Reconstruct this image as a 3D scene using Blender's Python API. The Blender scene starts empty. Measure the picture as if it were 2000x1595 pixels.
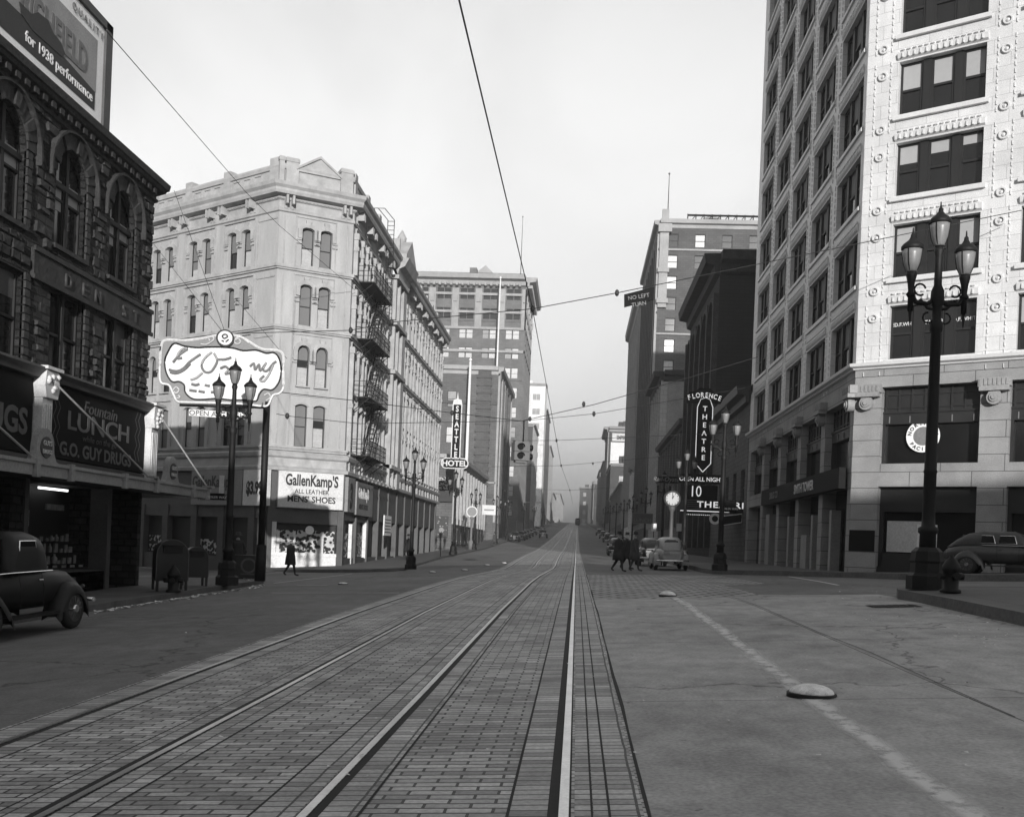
import bpy, bmesh, math, random
from mathutils import Vector, Matrix
random.seed(7)
R=math.radians
# ---------------------------------------------------------------- camera
F=1970.0; PX0,PY0=1010.0,1065.4; ROLL=math.atan(.04); YAW=R(3.34); CH=1.55
cr,sr=math.cos(ROLL),math.sin(ROLL)
FW=(-math.sin(YAW),math.cos(YAW)); RT=(math.cos(YAW),math.sin(YAW))
sc=bpy.context.scene
cam=bpy.data.objects.new('camera',bpy.data.cameras.new('camera')); sc.collection.objects.link(cam); sc.camera=cam
rt=Vector((RT[0],RT[1],0)); fw=Vector((FW[0],FW[1],0)); up=Vector((0,0,1))
cx=rt*cr+up*sr; cy=-rt*sr+up*cr; cz=-fw
M=Matrix((cx,cy,cz)).transposed().to_4x4(); M.translation=(0,0,CH)
cam.matrix_world=M
cam.data.sensor_width=36; cam.data.lens=36*F/2000
cam.data.shift_x=(1000-PX0)/2000; cam.data.shift_y=(PY0-797.5)/2000
cam.data.clip_start=.1; cam.data.clip_end=6000
# ---------------------------------------------------------------- light
SUN_AZ=10.0; SUN_EL=10.0          # the sun stands behind the camera, a little to the right
w=bpy.data.worlds.new('World'); sc.world=w; w.use_nodes=True
nt=w.node_tree; nt.nodes.clear()
sky=nt.nodes.new('ShaderNodeTexSky'); sky.sky_type='NISHITA'; sky.sun_disc=False
sky.sun_elevation=R(SUN_EL); sky.sun_rotation=R(180-SUN_AZ)
sky.air_density=1.0; sky.dust_density=1.5; sky.ozone_density=1.0
sep=nt.nodes.new('ShaderNodeSeparateColor'); com=nt.nodes.new('ShaderNodeCombineColor')
bg=nt.nodes.new('ShaderNodeBackground'); bg.inputs[1].default_value=.15
wo=nt.nodes.new('ShaderNodeOutputWorld')
nt.links.new(sky.outputs[0],sep.inputs[0])
for i in range(3): nt.links.new(sep.outputs[2],com.inputs[i])      # blue-sensitive film: the blue of the sky alone
# thin high cloud, heavier smoke low down; unseen southern sky dimmed to deepen shaded fronts
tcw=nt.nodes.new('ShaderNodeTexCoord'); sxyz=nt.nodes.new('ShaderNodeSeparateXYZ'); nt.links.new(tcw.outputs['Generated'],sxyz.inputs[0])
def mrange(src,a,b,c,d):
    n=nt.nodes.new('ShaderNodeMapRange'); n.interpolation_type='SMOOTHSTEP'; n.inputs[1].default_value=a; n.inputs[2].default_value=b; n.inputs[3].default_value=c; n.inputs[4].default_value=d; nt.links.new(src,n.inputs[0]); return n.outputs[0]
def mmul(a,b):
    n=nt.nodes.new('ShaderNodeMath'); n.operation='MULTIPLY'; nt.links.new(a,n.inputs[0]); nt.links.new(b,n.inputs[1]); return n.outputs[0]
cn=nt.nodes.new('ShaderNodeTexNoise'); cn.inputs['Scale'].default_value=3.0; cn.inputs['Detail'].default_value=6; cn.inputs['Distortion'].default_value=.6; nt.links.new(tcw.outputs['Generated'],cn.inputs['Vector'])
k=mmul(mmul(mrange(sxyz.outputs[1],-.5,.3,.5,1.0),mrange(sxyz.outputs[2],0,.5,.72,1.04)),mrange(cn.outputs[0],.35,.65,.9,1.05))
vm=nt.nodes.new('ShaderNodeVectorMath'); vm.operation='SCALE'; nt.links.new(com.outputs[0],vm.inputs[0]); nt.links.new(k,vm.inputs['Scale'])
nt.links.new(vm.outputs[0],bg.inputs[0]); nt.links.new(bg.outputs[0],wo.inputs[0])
sl=bpy.data.lights.new('sun','SUN'); sl.energy=2.6; sl.angle=R(.5); sl.color=(1,.985,.97)
so=bpy.data.objects.new('sun',sl); sc.collection.objects.link(so)
sd=Vector((math.sin(R(SUN_AZ))*math.cos(R(SUN_EL)),-math.cos(R(SUN_AZ))*math.cos(R(SUN_EL)),math.sin(R(SUN_EL))))
so.rotation_euler=sd.to_track_quat('Z','Y').to_euler()
vs=sc.view_settings; vs.view_transform='Standard'; vs.look='None'; vs.gamma=1; vs.use_curve_mapping=False; vs.exposure=0.95
sc.render.resolution_x=1024; sc.render.resolution_y=816
sc.render.engine='CYCLES'
sc.cycles.volume_bounces=0; sc.cycles.max_bounces=5; sc.cycles.diffuse_bounces=3; sc.cycles.glossy_bounces=2
# ---------------------------------------------------------------- ground height and sight lines
GT=[(-60,-.8,.05,.05),(-10,-.13,.06,.06),(0,0,.06,.06),(10,.14,.06,.06),(20,.31,.06,.066),(32,.41,.056,.05),(45,.50,.06,.028),(60,.62,.06,.022),(85,.87,.045,.02),(120,1.24,.03,.01),(180,2.9,.02,.0),(300,6.6,.0,.0),(460,11.6,0,0),(760,20.5,0,0),(1600,24,0,0)]
def lerp_tab(t,x):
    if x<=t[0][0]: return list(t[0][1:])
    for a,b in zip(t,t[1:]):
        if x<=b[0]:
            k=(x-a[0])/(b[0]-a[0]); return [p+(q-p)*k for p,q in zip(a[1:],b[1:])]
    return list(t[-1][1:])
def gz(X,Y):
    p,gl,gr=lerp_tab(GT,Y); Xc=max(-30,min(30,X))
    return p+(gl if Xc<0 else gr)*Xc
def ray(px,py):
    a,b=px-PX0,py-PY0; u=(a*cr+b*sr)/F; v=(a*sr-b*cr)/F
    return (FW[0]+RT[0]*u, FW[1]+RT[1]*u, v)
def atY(px,py,Y):
    r=ray(px,py); k=Y/r[1]; return Vector((r[0]*k,Y,CH+r[2]*k))
def atX(px,py,X):
    r=ray(px,py); k=X/r[0]; return Vector((X,r[1]*k,CH+r[2]*k))
def atG(px,py,dz=0):
    r=ray(px,py); k=3.0; step=.05
    while k<1500:
        if CH+r[2]*k<=gz(r[0]*k,r[1]*k)+dz: break
        k+=step; step=max(.02,k*.004)
    lo,hi=k-step,k
    for _ in range(25):
        m=(lo+hi)/2
        if CH+r[2]*m<=gz(r[0]*m,r[1]*m)+dz: hi=m
        else: lo=m
    return Vector((r[0]*hi,r[1]*hi,gz(r[0]*hi,r[1]*hi)+dz))
def atP(px,py,o,n):
    r=ray(px,py); k=(o[0]*n[0]+o[1]*n[1])/(r[0]*n[0]+r[1]*n[1]); return Vector((r[0]*k,r[1]*k,CH+r[2]*k))
# ---------------------------------------------------------------- materials
def new_mat(name):
    m=bpy.data.materials.new(name); m.use_nodes=True; nt=m.node_tree
    return m,nt,nt.nodes['Principled BSDF']
def nd(nt,t,**k):
    n=nt.nodes.new(t)
    for a,b in k.items():
        if a.startswith('i_'): n.inputs[a[2:].replace('_',' ')].default_value=b
        else: setattr(n,a,b)
    return n
def g3(v): return (v,v,v,1)
def mat(name,v,rough=.8,amt=.25,scale=1.2,fine=.15,bump=.0,metal=0,spec=.5,coord='Object',bscale=25,vert=0):
    """grey surface with broad stains and fine grain"""
    m,nt,b=new_mat(name)
    tc=nd(nt,'ShaderNodeTexCoord')
    n1=nd(nt,'ShaderNodeTexNoise',i_Scale=scale,i_Detail=5.0,i_Roughness=.6)
    n2=nd(nt,'ShaderNodeTexNoise',i_Scale=scale*14,i_Detail=3.0)
    if vert:      # rain-washed soot: stains drawn out downwards
        mp=nd(nt,'ShaderNodeMapping'); mp.inputs['Scale'].default_value=(1,1,vert); nt.links.new(tc.outputs[coord],mp.inputs[0]); nt.links.new(mp.outputs[0],n1.inputs['Vector'])
    else: nt.links.new(tc.outputs[coord],n1.inputs['Vector'])
    nt.links.new(tc.outputs[coord],n2.inputs['Vector'])
    r1=nd(nt,'ShaderNodeMapRange'); r1.inputs[1].default_value=.3; r1.inputs[2].default_value=.7; r1.inputs[3].default_value=1-amt; r1.inputs[4].default_value=1+amt
    r2=nd(nt,'ShaderNodeMapRange'); r2.inputs[1].default_value=.3; r2.inputs[2].default_value=.7; r2.inputs[3].default_value=1-fine; r2.inputs[4].default_value=1+fine
    nt.links.new(n1.outputs[0],r1.inputs[0]); nt.links.new(n2.outputs[0],r2.inputs[0])
    mu=nd(nt,'ShaderNodeMath',operation='MULTIPLY'); nt.links.new(r1.outputs[0],mu.inputs[0]); nt.links.new(r2.outputs[0],mu.inputs[1])
    mv=nd(nt,'ShaderNodeMath',operation='MULTIPLY'); nt.links.new(mu.outputs[0],mv.inputs[0]); mv.inputs[1].default_value=v
    nt.links.new(mv.outputs[0],b.inputs['Base Color'])
    b.inputs['Roughness'].default_value=rough; b.inputs['Metallic'].default_value=metal; b.inputs['Specular IOR Level'].default_value=spec
    if bump:
        bp=nd(nt,'ShaderNodeBump',i_Strength=bump,i_Distance=.03)
        n3=nd(nt,'ShaderNodeTexNoise',i_Scale=bscale,i_Detail=4.0); nt.links.new(tc.outputs[coord],n3.inputs['Vector'])
        nt.links.new(n3.outputs[0],bp.inputs['Height']); nt.links.new(bp.outputs[0],b.inputs['Normal'])
    m['mv']=v
    return m
def brickmat(name,v,mort,bw,bh,msize=.008,rough=.85,var=.25,amt=.25,scale=.5,bump=.4,offset=.5,dist=.02,msmooth=.1,warp=0,spec=.5,freq=2,streak=0,crack=0):
    m,nt,b=new_mat(name)
    uv=nd(nt,'ShaderNodeUVMap'); vec=uv.outputs[0]
    if warp:
        nw=nd(nt,'ShaderNodeTexNoise',i_Scale=1.7,i_Detail=3.0); nt.links.new(vec,nw.inputs['Vector'])
        sb=nd(nt,'ShaderNodeVectorMath',operation='SUBTRACT'); nt.links.new(nw.outputs['Color'],sb.inputs[0]); sb.inputs[1].default_value=(.5,.5,.5)
        sc_=nd(nt,'ShaderNodeVectorMath',operation='SCALE'); nt.links.new(sb.outputs[0],sc_.inputs[0]); sc_.inputs['Scale'].default_value=warp
        ad=nd(nt,'ShaderNodeVectorMath',operation='ADD'); nt.links.new(vec,ad.inputs[0]); nt.links.new(sc_.outputs[0],ad.inputs[1]); vec=ad.outputs[0]
    br=nd(nt,'ShaderNodeTexBrick'); br.offset=offset; br.offset_frequency=freq
    br.inputs['Scale'].default_value=1; br.inputs['Brick Width'].default_value=bw; br.inputs['Row Height'].default_value=bh
    br.inputs['Mortar Size'].default_value=msize; br.inputs['Mortar Smooth'].default_value=msmooth
    br.inputs['Color1'].default_value=g3(1-var); br.inputs['Color2'].default_value=g3(1+var); br.inputs['Mortar'].default_value=g3(mort/v)
    nt.links.new(vec,br.inputs['Vector'])
    n1=nd(nt,'ShaderNodeTexNoise',i_Scale=scale,i_Detail=6.0,i_Roughness=.65); nt.links.new(uv.outputs[0],n1.inputs['Vector'])
    r1=nd(nt,'ShaderNodeMapRange'); r1.inputs[1].default_value=.3; r1.inputs[2].default_value=.7; r1.inputs[3].default_value=1-amt; r1.inputs[4].default_value=1+amt
    nt.links.new(n1.outputs[0],r1.inputs[0])
    if streak:
        mp=nd(nt,'ShaderNodeMapping'); mp.inputs['Scale'].default_value=(1.3,.75,1); nt.links.new(uv.outputs[0],mp.inputs[0])
        ns=nd(nt,'ShaderNodeTexNoise',i_Scale=2.2,i_Detail=7.0,i_Roughness=.7); nt.links.new(mp.outputs[0],ns.inputs['Vector'])
        rs=nd(nt,'ShaderNodeMapRange'); rs.inputs[1].default_value=.3; rs.inputs[2].default_value=.7; rs.inputs[3].default_value=1-streak; rs.inputs[4].default_value=1+streak
        nt.links.new(ns.outputs[0],rs.inputs[0]); m0=nd(nt,'ShaderNodeMath',operation='MULTIPLY'); nt.links.new(r1.outputs[0],m0.inputs[0]); nt.links.new(rs.outputs[0],m0.inputs[1]); r1=m0
    n2=nd(nt,'ShaderNodeTexNoise',i_Scale=30.0,i_Detail=3.0); nt.links.new(uv.outputs[0],n2.inputs['Vector'])
    r2=nd(nt,'ShaderNodeMapRange'); r2.inputs[1].default_value=.3; r2.inputs[2].default_value=.7; r2.inputs[3].default_value=.8; r2.inputs[4].default_value=1.2
    nt.links.new(n2.outputs[0],r2.inputs[0])
    mu=nd(nt,'ShaderNodeMath',operation='MULTIPLY'); nt.links.new(r1.outputs[0],mu.inputs[0]); nt.links.new(r2.outputs[0],mu.inputs[1])
    mw=nd(nt,'ShaderNodeMath',operation='MULTIPLY'); nt.links.new(mu.outputs[0],mw.inputs[0]); mw.inputs[1].default_value=v
    if crack:
        wn=nd(nt,'ShaderNodeTexNoise',i_Scale=1.6,i_Detail=5.0); nt.links.new(uv.outputs[0],wn.inputs['Vector'])
        ws=nd(nt,'ShaderNodeVectorMath',operation='SCALE'); nt.links.new(wn.outputs['Color'],ws.inputs[0]); ws.inputs['Scale'].default_value=1.1
        wa=nd(nt,'ShaderNodeVectorMath',operation='ADD'); nt.links.new(uv.outputs[0],wa.inputs[0]); nt.links.new(ws.outputs[0],wa.inputs[1])
        vo=nd(nt,'ShaderNodeTexVoronoi',feature='DISTANCE_TO_EDGE'); vo.inputs['Scale'].default_value=crack; nt.links.new(wa.outputs[0],vo.inputs['Vector'])
        cm=nd(nt,'ShaderNodeMapRange'); cm.inputs[1].default_value=0; cm.inputs[2].default_value=.006; cm.inputs[3].default_value=.35; cm.inputs[4].default_value=1; nt.links.new(vo.outputs['Distance'],cm.inputs[0])
        on=nd(nt,'ShaderNodeTexNoise',i_Scale=1.1,i_Detail=6.0,i_Roughness=.75); nt.links.new(wa.outputs[0],on.inputs['Vector'])
        om=nd(nt,'ShaderNodeMapRange'); om.inputs[1].default_value=.6; om.inputs[2].default_value=.72; om.inputs[3].default_value=1; om.inputs[4].default_value=.62; nt.links.new(on.outputs[0],om.inputs[0])
        sp_=nd(nt,'ShaderNodeTexNoise',i_Scale=9.0,i_Detail=2.0); nt.links.new(uv.outputs[0],sp_.inputs['Vector'])
        sm=nd(nt,'ShaderNodeMapRange'); sm.inputs[1].default_value=.72; sm.inputs[2].default_value=.76; sm.inputs[3].default_value=1; sm.inputs[4].default_value=.5; nt.links.new(sp_.outputs[0],sm.inputs[0])
        for q_ in (cm,om,sm):
            m9=nd(nt,'ShaderNodeMath',operation='MULTIPLY'); nt.links.new(mw.outputs[0],m9.inputs[0]); nt.links.new(q_.outputs[0],m9.inputs[1]); mw=m9
    vm=nd(nt,'ShaderNodeVectorMath',operation='SCALE'); nt.links.new(br.outputs[0],vm.inputs[0]); nt.links.new(mw.outputs[0],vm.inputs['Scale'])
    nt.links.new(vm.outputs[0],b.inputs['Base Color'])
    b.inputs['Roughness'].default_value=rough; b.inputs['Specular IOR Level'].default_value=spec
    if bump:
        hh=nd(nt,'ShaderNodeMath',operation='MULTIPLY_ADD'); nt.links.new(br.outputs['Fac'],hh.inputs[0]); hh.inputs[1].default_value=-1.0
        nt.links.new(n2.outputs[0],hh.inputs[2])
        bp=nd(nt,'ShaderNodeBump',i_Strength=bump,i_Distance=dist); nt.links.new(hh.outputs[0],bp.inputs['Height']); nt.links.new(bp.outputs[0],b.inputs['Normal'])
    return m
def emis(name,v,st):
    m,nt,b=new_mat(name); b.inputs['Base Color'].default_value=g3(v); b.inputs['Emission Color'].default_value=g3(1); b.inputs['Emission Strength'].default_value=st; return m
# ---------------------------------------------------------------- mesh builder
class Fac:
    """a facade frame: s along the wall (left to right seen from outside), o outwards, z up"""
    def __init__(s,o,d):
        s.o=Vector((o[0],o[1],0)); d=Vector((d[0],d[1],0)).normalized(); s.d=d; s.n=Vector((d.y,-d.x,0))
    def p(s,a,o,z): return s.o+s.d*a+s.n*o+Vector((0,0,z))
    def at(s,px,py,off=0):
        q=s.o+s.n*off; w=atP(px,py,q,s.n); return ((w-s.o).dot(s.d),w.z)
W0=Fac((0,0),(1,0))          # s = X, o = -Y
class MB:
    def __init__(s,fac=W0): s.v=[];s.f=[];s.uv=[];s.mi=[];s.fac=fac;s.m=0;s.sm=[]
    def quad(s,pts,uv=None,smooth=False):
        b=len(s.v); s.v+= [Vector(p) for p in pts]; s.f.append(list(range(b,b+len(pts)))); s.mi.append(s.m); s.sm.append(smooth)
        s.uv.append(uv or [(0,0)]*len(pts))
    def lq(s,pts,uv=None):   # local (s,o,z)
        if uv is None:
            n=(Vector(pts[1])-Vector(pts[0])).cross(Vector(pts[2])-Vector(pts[0]))
            ax=max(range(3),key=lambda i:abs(n[i])); ia=[(1,2),(0,2),(0,1)][ax]
            uv=[(p[ia[0]],p[ia[1]]) for p in pts]
        s.quad([s.fac.p(*p) for p in pts],uv)
    def box(s,s0,s1,o0,o1,z0,z1):
        if s0>s1:s0,s1=s1,s0
        if o0>o1:o0,o1=o1,o0
        if z0>z1:z0,z1=z1,z0
        P=lambda a,b,c:(a,b,c)
        s.lq([P(s0,o1,z0),P(s1,o1,z0),P(s1,o1,z1),P(s0,o1,z1)])
        s.lq([P(s1,o0,z0),P(s0,o0,z0),P(s0,o0,z1),P(s1,o0,z1)])
        s.lq([P(s0,o0,z0),P(s0,o1,z0),P(s0,o1,z1),P(s0,o0,z1)])
        s.lq([P(s1,o1,z0),P(s1,o0,z0),P(s1,o0,z1),P(s1,o1,z1)])
        s.lq([P(s0,o1,z1),P(s1,o1,z1),P(s1,o0,z1),P(s0,o0,z1)])
        s.lq([P(s0,o0,z0),P(s1,o0,z0),P(s1,o1,z0),P(s0,o1,z0)])
    def prism(s,poly,o0,o1):
        """poly of (s,z) counter-clockwise seen from outside, extruded from o0 to o1"""
        n=len(poly); s.lq([(a,o1,z) for a,z in poly]); s.lq([(a,o0,z) for a,z in reversed(poly)])
        for i in range(n):
            a,b=poly[i],poly[(i+1)%n]; s.lq([(a[0],o1,a[1]),(a[0],o0,a[1]),(b[0],o0,b[1]),(b[0],o1,b[1])])
    def profile(s,s0,s1,prof,caps=True):
        """prof of (o,z) points from bottom outer edge upward, swept along the wall"""
        n=len(prof)
        for a,b in zip(prof,prof[1:]):
            s.lq([(s0,a[0],a[1]),(s1,a[0],a[1]),(s1,b[0],b[1]),(s0,b[0],b[1])],[(s0,a[1]+a[0]),(s1,a[1]+a[0]),(s1,b[1]+b[0]),(s0,b[1]+b[0])])
        if caps:
            s.lq([(s0,p[0],p[1]) for p in reversed(prof)]); s.lq([(s1,p[0],p[1]) for p in prof])
    def path(s,pts,prof,c0=True,c1=True,closed_prof=False):
        """profile (o,z) swept along a ground-plan polyline with mitred corners"""
        P=[Vector(p) for p in pts]; D=[(b-a).normalized() for a,b in zip(P,P[1:])]; N=[Vector((d.y,-d.x)) for d in D]
        mv=[]
        for i in range(len(P)):
            if i==0: m=N[0]
            elif i==len(P)-1: m=N[-1]
            else: m=(N[i-1]+N[i]); m=m/m.dot(N[i])
            mv.append(m)
        L=[0]
        for a,b in zip(P,P[1:]): L.append(L[-1]+(b-a).length)
        q=lambda i,o,z:(P[i].x+mv[i].x*o,P[i].y+mv[i].y*o,z)
        for i in range(len(P)-1):
            for a,b in zip(prof,prof[1:]):
                s.quad([q(i,*a),q(i+1,*a),q(i+1,*b),q(i,*b)],[(L[i],a[1]+a[0]),(L[i+1],a[1]+a[0]),(L[i+1],b[1]+b[0]),(L[i],b[1]+b[0])])
        if c0: s.quad([q(0,*a) for a in reversed(prof)])
        if c1: s.quad([q(len(P)-1,*a) for a in prof])
    def tube(s,pts,r,n=6,cap=True,r2=None):
        pts=[Vector(p) for p in pts]; rings=[]
        for i,p in enumerate(pts):
            t=(pts[min(i+1,len(pts)-1)]-pts[max(i-1,0)]).normalized()
            a=t.cross(Vector((0,0,1)));  a=a.normalized() if a.length>1e-3 else Vector((1,0,0)); b=t.cross(a)
            rr=r if r2 is None else r+(r2-r)*i/max(1,len(pts)-1)
            rings.append([p+(a*math.cos(2*math.pi*k/n)+b*math.sin(2*math.pi*k/n))*rr for k in range(n)])
        for A,B in zip(rings,rings[1:]):
            for k in range(n): s.quad([A[k],B[k],B[(k+1)%n],A[(k+1)%n]],smooth=n>5)
        if cap: s.quad(rings[0]); s.quad(list(reversed(rings[-1])))
    def lathe(s,prof,c=(0,0,0),n=16,smooth=True,ax='z',sq=0):
        """prof (r,z); sq>0 gives an n-gon kept flat"""
        rings=[]
        for r,z in prof:
            ring=[]
            for k in range(n):
                a=2*math.pi*(k+.5)/n
                q=Vector((math.cos(a)*r,math.sin(a)*r,z)) if ax=='z' else (Vector((z,math.cos(a)*r,math.sin(a)*r)) if ax=='x' else Vector((math.cos(a)*r,z,math.sin(a)*r)))
                ring.append(q+Vector(c))
            rings.append(ring)
        for A,B in zip(rings,rings[1:]):
            for k in range(n): s.quad([A[k],A[(k+1)%n],B[(k+1)%n],B[k]],smooth=smooth)
        s.quad(list(reversed(rings[0]))); s.quad(rings[-1])
    def build(s,name,mats,parent=None,loc=None,merge=False):
        if not isinstance(mats,(list,tuple)): mats=[mats]
        me=bpy.data.meshes.new(name)
        o=Vector(loc) if loc is not None else (parent.matrix_world.translation if parent and parent.get('_w') is None else Vector())
        if parent is not None and loc is None: o=Vector(parent['_w'])
        me.from_pydata([tuple(v-o) for v in s.v],[],s.f)
        ul=me.uv_layers.new(name='UVMap'); k=0
        flat=[c for f in s.uv for q in f for c in q]; ul.data.foreach_set('uv',flat)
        me.polygons.foreach_set('material_index',s.mi); me.polygons.foreach_set('use_smooth',s.sm)
        for m in mats: me.materials.append(m)
        if merge or any(s.sm):
            bm=bmesh.new(); bm.from_mesh(me); bmesh.ops.remove_doubles(bm,verts=bm.verts,dist=1e-4); bmesh.ops.recalc_face_normals(bm,faces=bm.faces); bm.to_mesh(me); bm.free()
        me.update()
        ob=bpy.data.objects.new(name,me); sc.collection.objects.link(ob)
        if parent is not None: ob.parent=parent; ob['_w']=parent['_w']
        else: ob.location=o; ob['_w']=tuple(o)
        return ob
def tag(o,label=None,cat=None,group=None,kind=None):
    if label:o['label']=label
    if cat:o['category']=cat
    if group:o['group']=group
    if kind:o['kind']=kind
    return o
def thing(name,loc,label,cat,group=None,rz=0):
    o=bpy.data.objects.new(name,None); sc.collection.objects.link(o); o.location=loc; o.rotation_euler=(0,0,rz); o['_w']=tuple(loc); o.empty_display_size=.3
    return tag(o,label,cat,group)
def copy_tree(o,parent=None):
    c=o.copy(); sc.collection.objects.link(c); c.parent=parent
    for ch in list(o.children): copy_tree(ch,c)
    return c
def place(o,loc,rz=0,scale=1,label=None,group=None):
    o.location=loc; o.rotation_euler=(0,0,rz); o.scale=(scale,)*3
    if label:o['label']=label
    if group:o['group']=group
    return o
def text(name,body,fac,s0,z0,size,m,parent=None,off=.02,depth=.012,align='CENTER',bold=0.0,sx=1.0,shear=0,rot=0,spacing=1.0,loc=None):
    """lettering as a thin mesh standing on a facade, at s0 (centre) and baseline z0"""
    cu=bpy.data.curves.new(name,'FONT'); cu.body=body; cu.size=size; cu.align_x=align; cu.extrude=depth/2; cu.offset=bold*size; cu.shear=shear; cu.space_character=spacing; cu.resolution_u=3
    t=bpy.data.objects.new(name,cu); sc.collection.objects.link(t)
    dg=bpy.context.evaluated_depsgraph_get(); me=bpy.data.meshes.new_from_object(t.evaluated_get(dg))
    bpy.data.objects.remove(t)
    o=Vector(parent['_w']) if parent is not None else Vector((0,0,0))
    c,sn=math.cos(rot),math.sin(rot)
    for v in me.vertices:
        a,b,h=v.co.x*sx,v.co.y,v.co.z
        a,b=a*c-b*sn,a*sn+b*c
        v.co=fac.p(s0+a,off+h+depth/2,z0+b)-o
    me.materials.clear(); me.materials.append(m); me.update()
    ob=bpy.data.objects.new(name,me); sc.collection.objects.link(ob)
    if parent is not None: ob.parent=parent; ob['_w']=parent['_w']
    return ob
def wall(mb,s0,s1,z0,z1,ops,depth=.25,o=0):
    """front sheet with real openings and reveals; ops: (s0,s1,z0,z1,rise)"""
    S=sorted({s0,s1}|{q for p in ops for q in p[:2]}); Z=sorted({z0,z1}|{q for p in ops for q in p[2:4]})
    S=[x for x in S if s0-1e-6<=x<=s1+1e-6]; Z=[x for x in Z if z0-1e-6<=x<=z1+1e-6]
    for j in range(len(Z)-1):
        run=None; zc=(Z[j]+Z[j+1])/2
        for i in range(len(S)-1):
            x=(S[i]+S[i+1])/2
            hole=any(p[0]<x<p[1] and p[2]<zc<p[3] for p in ops)
            if not hole and run is None: run=S[i]
            if (hole or i==len(S)-2) and run is not None:
                e=S[i] if hole else S[i+1]
                mb.lq([(run,o,Z[j]),(e,o,Z[j]),(e,o,Z[j+1]),(run,o,Z[j+1])]); run=None
    for p in ops:
        a,b,c,d=p[:4]; r=p[4] if len(p)>4 else 0; i=o-depth
        mb.lq([(a,i,c),(a,o,c),(a,o,d-r),(a,i,d-r)]) ; mb.lq([(b,o,c),(b,i,c),(b,i,d-r),(b,o,d-r)])
        mb.lq([(a,o,c),(a,i,c),(b,i,c),(b,o,c)])
        if r<=0: mb.lq([(a,i,d),(a,o,d),(b,o,d),(b,i,d)])
        else:
            n=8; w=(b-a)/2; m=(a+b)/2
            if r>=w*.99: arc=[(m-w*math.cos(math.pi*k/n),d-r+r*math.sin(math.pi*k/n)) for k in range(n+1)]
            else:
                Rr=(w*w+r*r)/(2*r); th=math.asin(w/Rr); arc=[(m+Rr*math.sin(-th+2*th*k/n),d-Rr+Rr*math.cos(-th+2*th*k/n)) for k in range(n+1)]
            for (x0,y0),(x1,y1) in zip(arc,arc[1:]):
                mb.lq([(x0,o,y0),(x1,o,y1),(x1,o,d),(x0,o,d)]); mb.lq([(x0,i,y0),(x0,o,y0),(x1,o,y1),(x1,i,y1)][::-1])
def arch_pts(a,b,d,r,n=10):
    w=(b-a)/2; m=(a+b)/2
    if r>=w*.99: return [(m-w*math.cos(math.pi*k/n),d-r+r*math.sin(math.pi*k/n)) for k in range(n+1)]
    Rr=(w*w+r*r)/(2*r); th=math.asin(w/Rr); return [(m+Rr*math.sin(-th+2*th*k/n),d-Rr+Rr*math.cos(-th+2*th*k/n)) for k in range(n+1)]
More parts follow.
